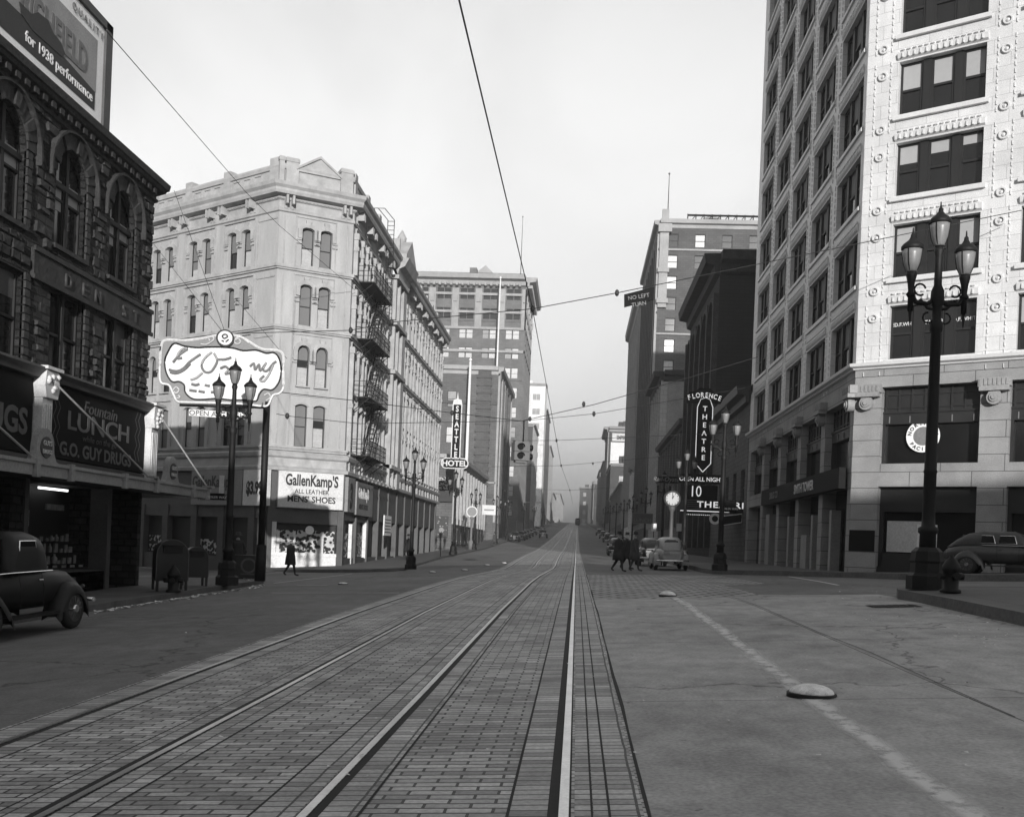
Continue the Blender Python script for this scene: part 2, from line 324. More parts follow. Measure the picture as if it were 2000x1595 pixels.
# windows: kept as shared meshes, one object per window
WCACHE={}
def window(fac,a,b,c,d,rise,parent,off=-.2,sashes=1,fm=None,gm=None,blind=None,bm_=None,name='window',sub=True,mull=.14,fr=.06,curtain=False,style=2):
    """double hung window; frame mesh with pane and blind children"""
    w,h=round(b-a,3),round(d-c,3); key=(w,h,round(rise,2),sashes,fm.name,gm.name if gm else '',round(fr,3),style)
    L=Fac((0,0),(1,0)); base=fac.p(a,off,c)
    rz=math.atan2(fac.d.y,fac.d.x)
    if key not in WCACHE:
        f=MB(L); g=MB(L)
        sw=(w-mull*(sashes-1))/sashes
        for i in range(sashes):
            x0=i*(sw+mull); x1=x0+sw
            f.box(x0,x0+fr,0,.07,0,h-rise*.9); f.box(x1-fr,x1,0,.07,0,h-rise*.9); f.box(x0+fr,x1-fr,0,.07,0,fr*1.2)
            if rise<=0: f.box(x0+fr,x1-fr,0,.07,h-fr,h)
            if style>=2: f.box(x0+fr,x1-fr,.0,.08,h*.47,h*.47+fr)
            if i<sashes-1: f.box(x1,x1+mull,0,.12,0,h)
        if rise>0:
            ar=arch_pts(0,w,h,rise,8); inn=arch_pts(fr,w-fr,h-fr,max(.02,rise-fr*.5),8)
            for k in range(8): f.lq([(inn[k][0],.07,inn[k][1]),(inn[k+1][0],.07,inn[k+1][1]),(ar[k+1][0],.07,ar[k+1][1]),(ar[k][0],.07,ar[k][1])])
            g.prism([(0.01,0.01),(w-.01,0.01)]+[(x,z-.01) for x,z in reversed(ar)],-.02,.012)
        else: g.box(.01,w-.01,-.02,.012,.01,h-.01)
        def mk(mb,nm,m):
            me=bpy.data.meshes.new(nm); me.from_pydata([tuple(v) for v in mb.v],[],mb.f); ul=me.uv_layers.new(name='UVMap')
            ul.data.foreach_set('uv',[c for f_ in mb.uv for q in f_ for c in q]); me.materials.append(m); me.update(); return me
        WCACHE[key]=(mk(f,'window_frame',fm),mk(g,'window_pane',gm))
    fmesh,gmesh=WCACHE[key]
    wo_=bpy.data.objects.new(name,fmesh); sc.collection.objects.link(wo_); wo_.parent=parent
    wo_.location=base-Vector(parent['_w']); wo_.rotation_euler=(0,0,rz)
    go=bpy.data.objects.new('pane',gmesh); sc.collection.objects.link(go); go.parent=wo_
    if blind and bm_:
        sw=(w-mull*(sashes-1))/sashes
        bl=blind if isinstance(blind,(list,tuple)) else [blind]*sashes
        for i in range(sashes):
            k=bl[i]
            if k<=0: continue
            B=MB(L)
            x0=i*(sw+mull)+fr; x1=x0+sw-2*fr
            if rise>0 and sashes==1:
                ar=arch_pts(fr,w-fr,h-fr,max(.02,rise-.03),8); B.prism([(x0,h*(1-k)),(x1,h*(1-k))]+[(x,z) for x,z in reversed(ar)],.018,.026)
            else: B.box(x0,x1,.018,.026,max(fr*1.2,h*(1-k)),h-fr-(rise if rise>0 else 0))
            me=bpy.data.meshes.new('blind'); me.from_pydata([tuple(v) for v in B.v],[],B.f); me.materials.append(bm_); me.update()
            bo=bpy.data.objects.new('blind',me); sc.collection.objects.link(bo); bo.parent=wo_
    return wo_
HAZE=.0008
# ---------------------------------------------------------------- materials of the place
MT={}
MT['asphalt']=brickmat('asphalt',.145,.04,14.,9.,.008,rough=.8,var=.1,amt=.3,scale=.25,bump=.2,dist=.008,streak=.25,warp=.15,crack=.12)
MT['concrete']=brickmat('concrete_slab',.34,.08,4.0,4.78,.009,rough=.75,var=.05,amt=.3,scale=.45,bump=.15,offset=0,dist=.01,streak=.27,crack=.16)
MT['paver']=brickmat('brick_paver',.36,.035,.27,.1,.011,rough=.6,var=.42,amt=.3,scale=.3,streak=.28,bump=.5,dist=.012,msmooth=.25,warp=.03)
MT['sett']=brickmat('stone_sett',.35,.04,.4,.115,.009,rough=.6,var=.4,amt=.3,scale=.5,bump=.5,dist=.012,offset=0,streak=.2,warp=.03)
MT['cobble']=brickmat('cobble_stone',.33,.012,.55,.27,.045,rough=.6,var=.3,amt=.25,scale=.8,bump=.8,dist=.02,warp=.05)
MT['sidewalk']=brickmat('sidewalk_slab',.095,.035,1.2,1.2,.012,rough=.8,var=.06,amt=.25,scale=.6,bump=.1,offset=0)
MT['kerb']=mat('kerb_stone',.1,.8,.25,1,.2)
MT['rail']=mat('rail_steel',.62,.32,.15,3,.1,metal=.9)
MT['black']=mat('dark_joint',.02,.9,.2)
MT['iron']=mat('cast_iron_paint',.01,.6,.2,2,.2,bump=.1,spec=.3)
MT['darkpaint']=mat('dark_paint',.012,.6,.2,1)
MT['ltpaint']=mat('light_paint',.65,.6,.12,1)
MT['white']=mat('white_paint',.85,.6,.06,1,.05)
MT['glass']=mat('window_glass',.012,.12,.2,1,spec=.6)
MT['glassdim']=mat('lantern_glass',.2,.35,.15,4,.1,spec=.5)
MT['chrome']=mat('chrome',.75,.18,.05,metal=1)
MT['rubber']=mat('tyre_rubber',.02,.8,.1)
MT['blind']=mat('roller_blind',.16,.8,.05,.5,.03)
MT['blindlt']=mat('pale_blind',.36,.8,.05,.5,.03)
MT['curtain']=mat('lace_curtain',.4,.9,.15,6)
MT['wire']=mat('overhead_wire',.03,.6,.1)
def worn(name,v,cover=.55,scale=5,edge=False):
    m,nt,b=new_mat(name); b.inputs['Base Color'].default_value=g3(v); b.inputs['Roughness'].default_value=.8
    tc=nd(nt,'ShaderNodeTexCoord'); n=nd(nt,'ShaderNodeTexNoise',i_Scale=scale,i_Detail=6.0,i_Roughness=.7); nt.links.new(tc.outputs['Object'],n.inputs['Vector'])
    r=nd(nt,'ShaderNodeMapRange'); r.inputs[1].default_value=cover-.12; r.inputs[2].default_value=cover+.08; r.inputs[3].default_value=1; r.inputs[4].default_value=0
    nt.links.new(n.outputs[0],r.inputs[0]); out=r.outputs[0]
    if edge:     # brushed paint thins towards its edges
        uv=nd(nt,'ShaderNodeUVMap'); sx=nd(nt,'ShaderNodeSeparateXYZ'); nt.links.new(uv.outputs[0],sx.inputs[0])
        a=nd(nt,'ShaderNodeMath',operation='PINGPONG'); a.inputs[1].default_value=.5; nt.links.new(sx.outputs[0],a.inputs[0])
        e=nd(nt,'ShaderNodeMapRange'); e.interpolation_type='SMOOTHSTEP'; e.inputs[1].default_value=.02; e.inputs[2].default_value=.42; e.inputs[3].default_value=0; e.inputs[4].default_value=.85; nt.links.new(a.outputs[0],e.inputs[0])
        mu=nd(nt,'ShaderNodeMath',operation='MULTIPLY'); nt.links.new(out,mu.inputs[0]); nt.links.new(e.outputs[0],mu.inputs[1]); out=mu.outputs[0]
    nt.links.new(out,b.inputs['Alpha']); return m
MT['worn']=worn('worn_road_paint',.75,.6,edge=True)
MT['thinline']=worn('faded_road_paint',.6,.7)
def sheet(name,rows,cols,zoff,m,uvf=None):
    """rows: list of Y; cols(Y) -> list of X; follows the ground"""
    mb=MB(); 
    uvf=uvf or (lambda x,y:(x,y))
    for a,b in zip(rows,rows[1:]):
        A,B=cols(a),cols(b)
        for i in range(len(A)-1):
            P=[(A[i],a),(A[i+1],a),(B[i+1],b),(B[i],b)]
            mb.quad([(x,y,gz(x,y)+zoff) for x,y in P],[uvf(x,y) for x,y in P],smooth=False)
    o=mb.build(name,m,merge=True); o['kind']='structure'; return o
def rows(a,b,st0=1.0):
    r=[a]
    while r[-1]<b: r.append(min(b,r[-1]+max(st0,abs(r[-1])*.04)))
    for k in GT:
        if a<k[0]<b and min(abs(k[0]-q) for q in r)>.05: r.append(float(k[0]))
    return sorted(r)
lin=lambda a,b,n:[a+(b-a)*i/n for i in range(n+1)]
sheet('road',rows(-60,1500,2),lambda y:[-90,-30,-22,-16,-12,-8,-4,0,4,8,12,20,30,90],0,MT['asphalt'])
o=MB(); o.quad([(-3000,-3000,-9),(3000,-3000,-9),(3000,5000,-9),(-3000,5000,-9)],[(0,0),(600,0),(600,600),(0,600)]); o.build('ground',MT['asphalt'])['kind']='structure'
# concrete lanes right of the tracks
sheet('concrete_lane',rows(-20,23.6),lambda y:[.47,2,4,6,6.95],.004,MT['concrete'],lambda x,y:(x+.43,y+.27))
sheet('cobble_crossing',rows(23.6,41),lambda y:[.47,1.6,2.6,3.6+(0 if y<30 else 1.0),4.4+(0 if y<30 else 1.4)],.004,MT['cobble'],lambda x,y:(x*.8+y*.25,y*.8-x*.25))
# tracks ------------------------------------------------------------
SH={0:[(36,0),(41,.1),(44,.3),(48,.65),(52,.8),(58,.72),(66,.5),(90,.15),(120,0),(1500,0)],1:[(34,0),(40,.06),(44,.18),(50,.36),(56,.36),(66,.24),(90,.05),(1500,0)]}
SH[0].insert(0,(-60,0)); SH[1].insert(0,(-60,0))
def shf(k,y):
    t=[(a,b) for a,b in SH[k]]; return lerp_tab(t,y)[0]
def shift_at(x,y):
    a,b=shf(0,y),shf(1,y)
    if x>-1.46: return b*max(0,min(1,-x/1.46))
    k=max(0,min(1,(x+2.95)/1.5)); return a*(1-k)+b*k
TR=sorted(set(rows(-20,1000,.8)+lin(36,64,28)))
RX=[-4.42,-2.97,-1.46,-.01]; HD=.028
def strip(name,x0,x1,zoff,m,n=1,y0=-20,y1=1000,swap=False,bulge=0):
    R_=[y for y in TR if y0<=y<=y1]
    return sheet(name,R_,lambda y:[x+shift_at(x,y) for x in lin(x0,x1,n)],zoff,m,(lambda x,y:(x-shift_at(x,y),y)))
strip('track_paving',-4.78,.46,.006,MT['paver'],10)
sheet('gutter_joint',rows(-20,41),lambda y:[.448+.006*math.sin(y*5)+.004*math.sin(y*13),.47+.009*math.sin(y*7+1)+.005*math.sin(y*17)],.0085,MT['black'])
for i,x in enumerate(RX):
    g=1 if i%2==0 else -1                         # the flangeway lies on the gauge side
    strip('stone_edging',x-.30,x-.05,.009,MT['sett'])
    if i<3: strip('stone_edging',x+.05,x+.30,.009,MT['sett'])
    strip('paving_joint',x-.318,x-.30,.0095,MT['black'])
    if i<3: strip('paving_joint',x+.30,x+.318,.0095,MT['black'])
    strip('flangeway',x+(HD if g>0 else -HD-.062),x+(HD+.062 if g>0 else -HD),.0105,MT['black'])
    strip('flangeway',x-(HD+.012)*g if g>0 else x+HD,x-HD*g if g>0 else x+HD+.012,.0107,MT['black'])
    strip('rail',x-HD,x+HD,.016,MT['rail'])
strip('stone_edging',.05,.14,.009,MT['sett']); strip('stone_edging',.155,.235,.0091,MT['sett']); strip('stone_edging',.25,.43,.0092,MT['sett'])
strip('paving_joint',.14,.152,.0095,MT['black'],y1=41); strip('paving_joint',.235,.25,.0096,MT['black'],y1=41)
# sidewalks ----------------------------------------------------------
def walk(front,back,h,uvs=1.0):
    """raised pavement between two matched lines, with a kerb along the front line"""
    mb=MB(); kb=MB(); n=len(front)
    def fine(L):
        out=[]
        for a,b in zip(L,L[1:]):
            k=max(1,int(math.hypot(b[0]-a[0],b[1]-a[1])/(2 if a[1]<130 else 20))); out.append(k)
        return out
    kk=fine(front)
    def sub(L):
        o=[]
        for (a,b),k in zip(zip(L,L[1:]),kk):
            for i in range(k): o.append((a[0]+(b[0]-a[0])*i/k,a[1]+(b[1]-a[1])*i/k))
        o.append(L[-1]); return o
    Fr,Bk=sub(front),sub(back)
    def inn(i,w):
        a,b=Vector(Fr[i]),Vector(Bk[i]); d=(b-a); return a+d*min(.9,w/max(.01,d.length))
    for i in range(len(Fr)-1):
        for u0,u1 in ((0,.33),(.33,.66),(.66,1)):
            P=[]
            for j,u in ((i,u0),(i+1,u0),(i+1,u1),(i,u1)):
                a=inn(j,.16); b=Vector(Bk[j]); q=a+(b-a)*u; P.append((q.x,q.y,gz(q.x,q.y)+h))
            mb.quad(P,[(p[0],p[1]) for p in P])
        a0,a1=Fr[i],Fr[i+1]; b0,b1=inn(i,.16),inn(i+1,.16)
        z=lambda p,d:(p[0],p[1],gz(p[0],p[1])+d)
        kb.quad([z(a0,h+.003),z(a1,h+.003),z(b1,h+.003),z(b0,h+.003)]); kb.quad([z(a0,-.2),z(a1,-.2),z(a1,h+.003),z(a0,h+.003)])
    o=mb.build('sidewalk',MT['sidewalk'],merge=True); o['kind']='structure'
    o=kb.build('kerb',MT['kerb'],merge=True); o['kind']='structure'
def off(p,d,t): return (p[0]+d[0]*t,p[1]+d[1]*t)
WD=(-.848,.53)
# near left corner (drugstore)
fr=[(-10.6,-20),(-10.85,22),(-11.15,34),(-11.5,36.8),(-12.6,38.3)]+[off((-12.6,38.3),WD,t) for t in (4,12,30,60)]
bk=[(-14.6,-20),(-14.6,22),(-14.4,31.5),(-14.4,32.4),(-14.8,32.9)]+[off((-14.8,32.9),WD,t) for t in (4,12,30,60)]
walk(fr,bk,.15)
# far left corner (hotel)
fr=[(-60,88),(-24,65),(-17.7,56.4),(-15.4,53.3),(-13.2,51.2),(-11,50.2),(-9.6,50.6),(-8.8,52),(-9.6,60),(-10.6,80),(-11.0,110),(-11.0,900)]
bk=[(-62,91),(-26,66),(-18.6,58.6),(-17.9,58.4),(-16,59.4),(-14.6,60.1),(-14.4,60.5),(-14.4,61),(-14.4,66),(-14.4,80),(-14.4,110),(-14.4,900)]
walk(fr,bk,.15)
# near right corner
walk([(6.7,-20),(6.68,15.7),(6.72,21.4),(7.0,22.4),(7.9,22.6)]+[off((7.9,22.6),(.848,-.53),t) for t in (8,30,60)],[(12,-20),(12,13),(12.1,14.5),(12.5,15),(13,15.2)]+[off((13,15.2),(.848,-.53),t) for t in (8,30,60)],.2)
# Smith corner and on up the hill
walk([(60,6),(11.8,31.9),(10.05,38.6),(8.02,42.1),(6.6,43.0),(5.9,43.9),(5.75,46),(6.0,60),(6.5,83),(6.8,120),(6.8,900)],[(62,8.6),(14,38.2),(10.8,40.3),(10.75,40.6),(10.8,41),(10.8,41.6),(10.8,46),(10.8,60),(10.8,83),(10.8,120),(10.8,900)],.2)
# painted marks --------------------------------------------------------
def paint(name,pts,w,m,zoff=.012,step=.6,jit=0):
    mb=MB(); L=[]
    for a,b in zip(pts,pts[1:]):
        k=max(1,int((Vector(b)-Vector(a)).length/step)); L+=[Vector(a)+(Vector(b)-Vector(a))*i/k for i in range(k)]
    L.append(Vector(pts[-1])); rnd=random.Random(3); ww=[w*(1+rnd.uniform(-jit,jit)) for _ in L]; L=[p+Vector((rnd.uniform(-jit,jit)*w*.5,0)) for p in L]
    for i in range(len(L)-1):
        t=(L[i+1]-L[i]).normalized(); n=Vector((t.y,-t.x))
        P=[L[i]-n*ww[i]/2,L[i]+n*ww[i]/2,L[i+1]+n*ww[i+1]/2,L[i+1]-n*ww[i+1]/2]
        mb.quad([(q.x,q.y,gz(q.x,q.y)+zoff) for q in P],[(0.,L[i].y),(1.,L[i].y),(1.,L[i+1].y),(0.,L[i+1].y)])
    o=mb.build(name,m,merge=True); o['kind']='structure'
G2=lambda x,y:atG(x,y).to_2d()
paint('lane_line',[G2(1915,1612),G2(1860,1570),G2(1585,1366),G2(1440,1255),G2(1318,1168)],.3,MT['worn'],.010,.35,.15)
for a,b in (((530,1158),(780,1158)),((580,1143),(640,1143)),((535,1139),(690,1120)),((1480,1163),(1640,1163)),((1540,1126),(1637,1143)),((515,1121),(552,1117))):
    paint('crossing_line',[G2(*a),G2(*b)],.11,MT['thinline'],.014)
MT['seam']=mat('joint_tar',.05,.9,.3)
paint('slab_joint',[G2(1430,1166),G2(1500,1192),G2(1600,1236),G2(1700,1275),G2(1983,1402)],.012,MT['seam'],.0125)
# litter in the gutter ---------------------------------------------------
mb=MB(); rnd=random.Random(5)
def scrap(x,y,s,zo=.01):
    z=gz(x,y)+zo; a=rnd.uniform(0,6.3); c,sn=math.cos(a),math.sin(a)
    P=[(-s,-s*.6,rnd.uniform(0,.4)*s),(s,-s*.5,rnd.uniform(0,.5)*s),(s*.9,s*.6,0),(-s*.7,s*.7,rnd.uniform(0,.8)*s)]
    mb.quad([(x+p[0]*c-p[1]*sn,y+p[0]*sn+p[1]*c,z+p[2]) for p in P])
for k in range(230):
    px=rnd.uniform(185,520); 
    if rnd.random()<.35: px=rnd.choice((200,235,265,300,345,370,400,440,500))+rnd.gauss(0,7)
    q=atG(px,1195-(px-170)*.159+2.5+abs(rnd.gauss(0,1.5))); scrap(q.x,q.y,rnd.uniform(.02,.085))
for k in range(14): q=atG(rnd.uniform(475,500),1132+rnd.uniform(-2,2),.15); scrap(q.x,q.y,rnd.uniform(.03,.08),.16)
for k in range(70):
    px=rnd.uniform(1640,1975); q=atG(px,1135+(px-1640)*.23+rnd.uniform(2,70)); scrap(q.x,q.y,rnd.uniform(.01,.03),.02)
for k in range(50): q=atG(rnd.uniform(300,1900),rnd.uniform(1180,1520)); scrap(q.x,q.y,rnd.uniform(.008,.022),.02)
o=mb.build('litter',MT['ltpaint']); tag(o,'white paper scraps strewn along the gutters and over the road','litter',kind='stuff')
# buttons ------------------------------------------------------------------
def button(px,py,r,label,h=.085,grp='lane buttons on the roadway'):
    q=atG(px,py); t=thing('lane_button',q,label,'traffic button',grp)
    b=MB(); b.lathe([(r*1.08,-.02),(r*1.08,.03),(r*.98,.035),(r*.98,.02)],q,28); b.build('rim',MT['iron'],t)
    b=MB(); b.lathe([(r*.97,.03)]+[(r*.97*math.cos(a),.03+h*math.sin(a)) for a in (.15,.3,.5,.75,1.0,1.3)]+[(r*.05,.03+h)],q,28); b.build('dome',MT['btn'],t)
MT['btn']=mat('button_paint',.8,.7,.3,9,.2)
button(1585,1359,.21,'large round white traffic button in the near lane line')
button(1304,1164,.2,'small-looking white traffic button at the far end of the lane line',.1)
for i,(x,y,l) in enumerate([(845,1118,'nearest small button in the row beyond the crossing, left of the tracks'),(908,1114,'small button between its neighbours in the row left of the jogged tracks'),(952,1104,'third small button of the row left of the jogged tracks'),(985,1100,'farthest small button of the row left of the jogged tracks'),(670,1141,'lone flat button on the asphalt near the left crosswalk lines')]):
    button(x,y,.16,l,.05,'small buttons left of the tracks')
q=atG(1745,1184); t=thing('drain_grate',q,'dark iron drain grate in the concrete lane near the right kerb','drain')
b=MB()
b.quad([(x,y,gz(x,y)+.012) for x,y in ((q.x-.45,q.y-.3),(q.x+.45,q.y-.3),(q.x+.45,q.y+.3),(q.x-.45,q.y+.3))])
b.build('grate_plate',MT['black'],t); b=MB()
for i in range(7): b.quad([(x,y,gz(x,y)+.018) for x,y in ((q.x-.4+i*.12,q.y-.26),(q.x-.34+i*.12,q.y-.26),(q.x-.34+i*.12,q.y+.26),(q.x-.4+i*.12,q.y+.26))])
b.build('grate_bars',MT['iron'],t)
# ================================================================ buildings, left side
MT['pale']=mat('pale_painted_stucco',.37,.85,.16,1.1,.06,vert=.22,bump=.12,bscale=12)
MT['paletrim']=mat('stucco_trim',.36,.85,.2,1.5,.1)
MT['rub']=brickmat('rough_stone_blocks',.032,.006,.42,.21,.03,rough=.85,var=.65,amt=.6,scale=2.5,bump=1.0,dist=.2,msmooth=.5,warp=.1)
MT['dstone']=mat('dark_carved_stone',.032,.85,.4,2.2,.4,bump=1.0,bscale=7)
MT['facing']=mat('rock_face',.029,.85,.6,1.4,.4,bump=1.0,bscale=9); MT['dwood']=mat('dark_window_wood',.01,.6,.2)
MT['roof']=mat('tar_roof',.03,.9)
def arc_band(mb,a,b,d,r,wd,o0,o1,n=10,legs=0):
    I=arch_pts(a,b,d,r,n); O=arch_pts(a-wd,b+wd,d+wd,r+wd*.9 if r<(b-a)/2*.99 else (b-a)/2+wd,n)
    if legs: I=[(a,I[0][1]-legs)]+I+[(b,I[-1][1]-legs)]; O=[(a-wd,O[0][1]-legs)]+O+[(b+wd,O[-1][1]-legs)]
    for k in range(len(I)-1):
        mb.lq([(I[k][0],o1,I[k][1]),(I[k+1][0],o1,I[k+1][1]),(O[k+1][0],o1,O[k+1][1]),(O[k][0],o1,O[k][1])])
        mb.lq([(O[k][0],o1,O[k][1]),(O[k+1][0],o1,O[k+1][1]),(O[k+1][0],o0,O[k+1][1]),(O[k][0],o0,O[k][1])])
        mb.lq([(I[k+1][0],o1,I[k+1][1]),(I[k][0],o1,I[k][1]),(I[k][0],o0,I[k][1]),(I[k+1][0],o0,I[k+1][1])])
    mb.lq([(O[0][0],o0,O[0][1]),(I[0][0],o0,I[0][1]),(I[0][0],o1,I[0][1]),(O[0][0],o1,O[0][1])])
    mb.lq([(O[-1][0],o1,O[-1][1]),(I[-1][0],o1,I[-1][1]),(I[-1][0],o0,I[-1][1]),(O[-1][0],o0,O[-1][1])])
# ---------------------------------------------------------------- pale corner hotel
B_=(-14.2,60.3); U_=(.869,.494); A_=(B_[0]-U_[0]*4.48,B_[1]-U_[1]*4.48); Wp=(A_[0]-.848*24,A_[1]+.53*24)
YF=Fac(Wp,(.848,-.53)); CF=Fac(A_,U_); SF=Fac(B_,(0,1)); SL=40.7
hotel=thing('corner_hotel',(-17,62,0),'pale four storey corner hotel with paired arched windows over shoe shops','hotel')
FL=[(6.9,9.42,.12),(10.5,12.9,.36),(14.05,16.5,.16),(17.6,19.85,.13)]
YP=[.75+3.75*i for i in range(6)]
yw=[(p,p+.83) for p in YP]+[(p+1.3,p+2.13) for p in YP]
cw=[(1.38,2.1),(2.48,3.2)]
SP=[1.0+3.75*i for i in range(3)]+[17.3+3.35*i for i in range(7)]
swn=[(p,p+.8) for p in SP]+[(p+1.25,p+2.05) for p in SP]+[(12.9,13.6),(14.5,15.2)]
def hot_ops(ws): return [(a,b,c,d,min(r,(b-a)/2)) for a,b in ws for c,d,r in FL]
mb=MB(YF); wall(mb,0,24,5.4,21.0,hot_ops(yw),.28)
mb.fac=CF; wall(mb,0,4.48,5.4,21.0,hot_ops(cw),.28)
mb.fac=SF; wall(mb,0,SL,5.4,21.0,hot_ops(swn),.28)
mb.lq([(SL,0,0),(SL,-20,0),(SL,-20,21),(SL,0,21)])
mb.build('wall',MT['pale'],hotel)
mb=MB(); mb.quad([(p[0],p[1],20.9) for p in [Wp,A_,B_,(B_[0],B_[1]+SL),(Wp[0],B_[1]+SL)]]); mb.build('roof',MT['roof'],hotel)
tr=MB(YF); par=MB(YF); corn=MB(YF); sur=MB(YF); brk=MB(YF); base=MB(YF)
def pale_trim(fac,L,pairs,single,first,last):
    for m in (tr,par,corn,sur,brk,base): m.fac=fac
    e0,e1=(-.0,.0)
    n=int(L/.22)
    for i in range(n): brk.box(.06+i*.22,.16+i*.22,.05,.18,21.25,21.4)
    seen=[]
    for a in pairs:
        for k in (-.52,-.22,2.06,2.36): 
            c=a+k
            if c<.05 or c>L-.2: continue
            brk.prism([(c,20.75),(c+.17,20.75),(c+.17,21.44),(c,21.44)],.05,.14); brk.prism([(c+.02,20.95),(c+.15,20.95),(c+.15,21.44),(c+.02,21.44)],.14,.55)
        par.box(a-.75,a-.15,-.55,-.02,22.1,23.75)
        for k in range(3):
            s0=a+.1+k*.95
            if s0+.75<L: 
                for q in ((s0,s0+.7,22.95,23.0),(s0,s0+.7,22.35,22.4),(s0,s0+.05,22.4,22.95),(s0+.65,s0+.7,22.4,22.95)): par.box(q[0],q[1],-.12,-.05,q[2],q[3])
        # shallow pilaster strips and panel beads round each pair
        for z0,z1 in ((7.0,9.9),(10.2,13.5),(14.0,17.0),(17.55,20.4)):
            for x in (a-.42,a+2.13+.34): 
                if 0<x<L-.1: tr.box(x,x+.08,0,.09,z0,z1)
            if a-.42>0 and a+2.5<L: tr.box(a-.42,a+2.54,0,.12,z1,z1+.09)
    for a,b in pairs_to_w(pairs)+single:
        for c,d,r in FL:
            rr=min(r,(b-a)/2)
            if c<10: arc_band(sur,a,b,d,rr,.1,0,.05,8)
            else:
                arc_band(sur,a,b,d,rr,.24,0,.12,8,legs=.55)
                m=(a+b)/2; sur.prism([(m-.1,d-.02),(m+.1,d-.02),(m+.16,d+.42),(m-.16,d+.42)],.0,.14)
                for x0,x1 in ((a-.32,a-.02),(b+.02,b+.32)):
                    sur.box(x0,x1,0,.1,c+(d-c)*.56,c+(d-c)*.56+.1); sur.box(x0,x1,0,.08,c+(d-c)*.66,c+(d-c)*.66+.09)
            sur.box(a-.06,b+.06,-.25,.16,c-.09,c)
        tr.box(a-.02,b+.02,.0,.05,9.95,10.2); 
def pairs_to_w(p): return [(a,a+.8 if p is not YP else a+.83) for a in p]+[(a+(1.25 if p is not YP else 1.3),a+(2.05 if p is not YP else 2.13)) for a in p]
HPTS=[Wp,A_,B_,(B_[0],B_[1]+12.3)]; HP2=[(B_[0],B_[1]+16.7),(B_[0],B_[1]+SL)]
for pts in (HPTS,HP2):
    for z0,z1,o in ((17.22,17.32,.12),(17.32,17.5,.2),(13.68,13.78,.12),(13.78,13.95,.2),(6.62,6.74,.15),(6.74,6.86,.24)): tr.path(pts,[(0,z0),(o,z0),(o,z1),(0,z1)])
    corn.path(pts,[(.0,20.55),(.1,20.6),(.1,20.75),(.05,20.8),(.05,21.2),(.2,21.3),(.2,21.42),(.62,21.46),(.68,21.62),(.68,21.75),(.82,21.9),(.86,22.1),(.0,22.12)])
    par.path(pts,[(-.12,22.1),(-.12,23.1),(-.02,23.12),(.03,23.3),(-.02,23.42),(-.5,23.45),(-.5,22.1)])
base.path([Wp,A_,B_,(B_[0],B_[1]+SL)],[(.0,5.42),(.3,5.42),(.34,5.6),(.18,5.7),(.16,6.15),(.3,6.25),(.36,6.45),(.2,6.58),(.0,6.6)])
pale_trim(YF,24,YP,[],0,0)
_p=pairs_to_w
def pairs_to_w(p): return []
pale_trim(CF,4.48,[],[(1.38,2.1),(2.48,3.2)],0,0)
for c in (.25,.62,3.7,4.07):
    brk.prism([(c,20.75),(c+.17,20.75),(c+.17,21.44),(c,21.44)],.05,.14); brk.prism([(c+.02,20.95),(c+.15,20.95),(c+.15,21.44),(c+.02,21.44)],.14,.55)
for z0,z1 in ((7.0,9.9),(10.2,13.5),(14.0,17.0),(17.55,20.4)):
    for x in (.3,1.0,3.4,4.1): tr.box(x,x+.06,0,.05,z0,z1)
    tr.box(1.0,3.46,0,.06,z1,z1+.09)
    for f_,x in ((YF,22.2),(YF,23.85)):
        tr.fac=f_; tr.box(x,x+.06,0,.05,z0,z1-.2)
    tr.box(22.2,23.9,0,.05,z1-.25,z1-.16); tr.fac=CF
# pediment and corner blocks of the chamfer
par.fac=CF; par.prism([(1.0,23.1),(3.55,23.1),(3.55,23.25),(2.3,24.15),(1.0,23.35)],-.5,.0)
for p0,p1 in (((.9,23.3),(2.3,24.2)),((2.3,24.2),(3.65,23.25))): par.prism([p0,(p0[0],p0[1]-.12),(p1[0],p1[1]-.12),p1][::-1] if p0[0]>p1[0] else [(p0[0],p0[1]-.14),(p1[0],p1[1]-.14),p1,p0],-.5,.1)
for a,b in ((-.1,.2),(.3,1.05),(3.6,4.35)): par.box(a,b,-.6,.04,22.1,23.8); par.box(a-.04,b+.04,-.62,.08,23.55,23.75)
par.fac=YF; par.box(23.0,23.95,-.6,.0,22.1,23.8)
pairs_to_w=_p
pale_trim(SF,12.3,SP[:3],[],0,0)
F2=Fac((B_[0],B_[1]+16.7),(0,1))
pale_trim(F2,SL-16.7,[.6+3.35*i for i in range(7)],[],0,0)
# projecting pavilion of the street front
for m in (tr,par,corn,sur,brk,base): m.fac=SF
for z0,z1 in ((5.45,13.6),(14.0,17.1),(17.6,20.5)):
    for a,b in ((12.3,12.65),(13.9,14.2),(15.5,16.7)): sur.box(a,b,0,.45,z0,z1)
    for a in SP:
        for x in (a-.62,a+.92,a+2.28): 
            if x>.2: sur.box(x,x+.2,0,.26,z0,z1-.35); sur.box(x-.05,x+.25,0,.32,z1-.75,z1-.4); sur.box(x-.05,x+.25,0,.32,(z0+z1)/2,(z0+z1)/2+.25)
for z in (6.8,13.7,17.25,20.6): tr.box(12.3,16.7,0,.6,z,z+.28)
corn.profile(12.3,16.7,[(.5,20.9),(.6,21.3),(1.0,21.5),(1.3,22.1),(0,22.1)])
par.prism([(12.3,22.1),(16.7,22.1),(16.7,22.4),(14.5,23.9),(12.3,22.4)],-.5,1.1)
par.lathe([(.12,23.6),(.3,23.9),(.35,24.2),(.18,24.5),(.05,24.75)],SF.p(14.5,.3,0),10)
par.box(12.6,12.9,0,.5,22.1,23.6); par.box(16.1,16.4,0,.5,22.1,23.2)
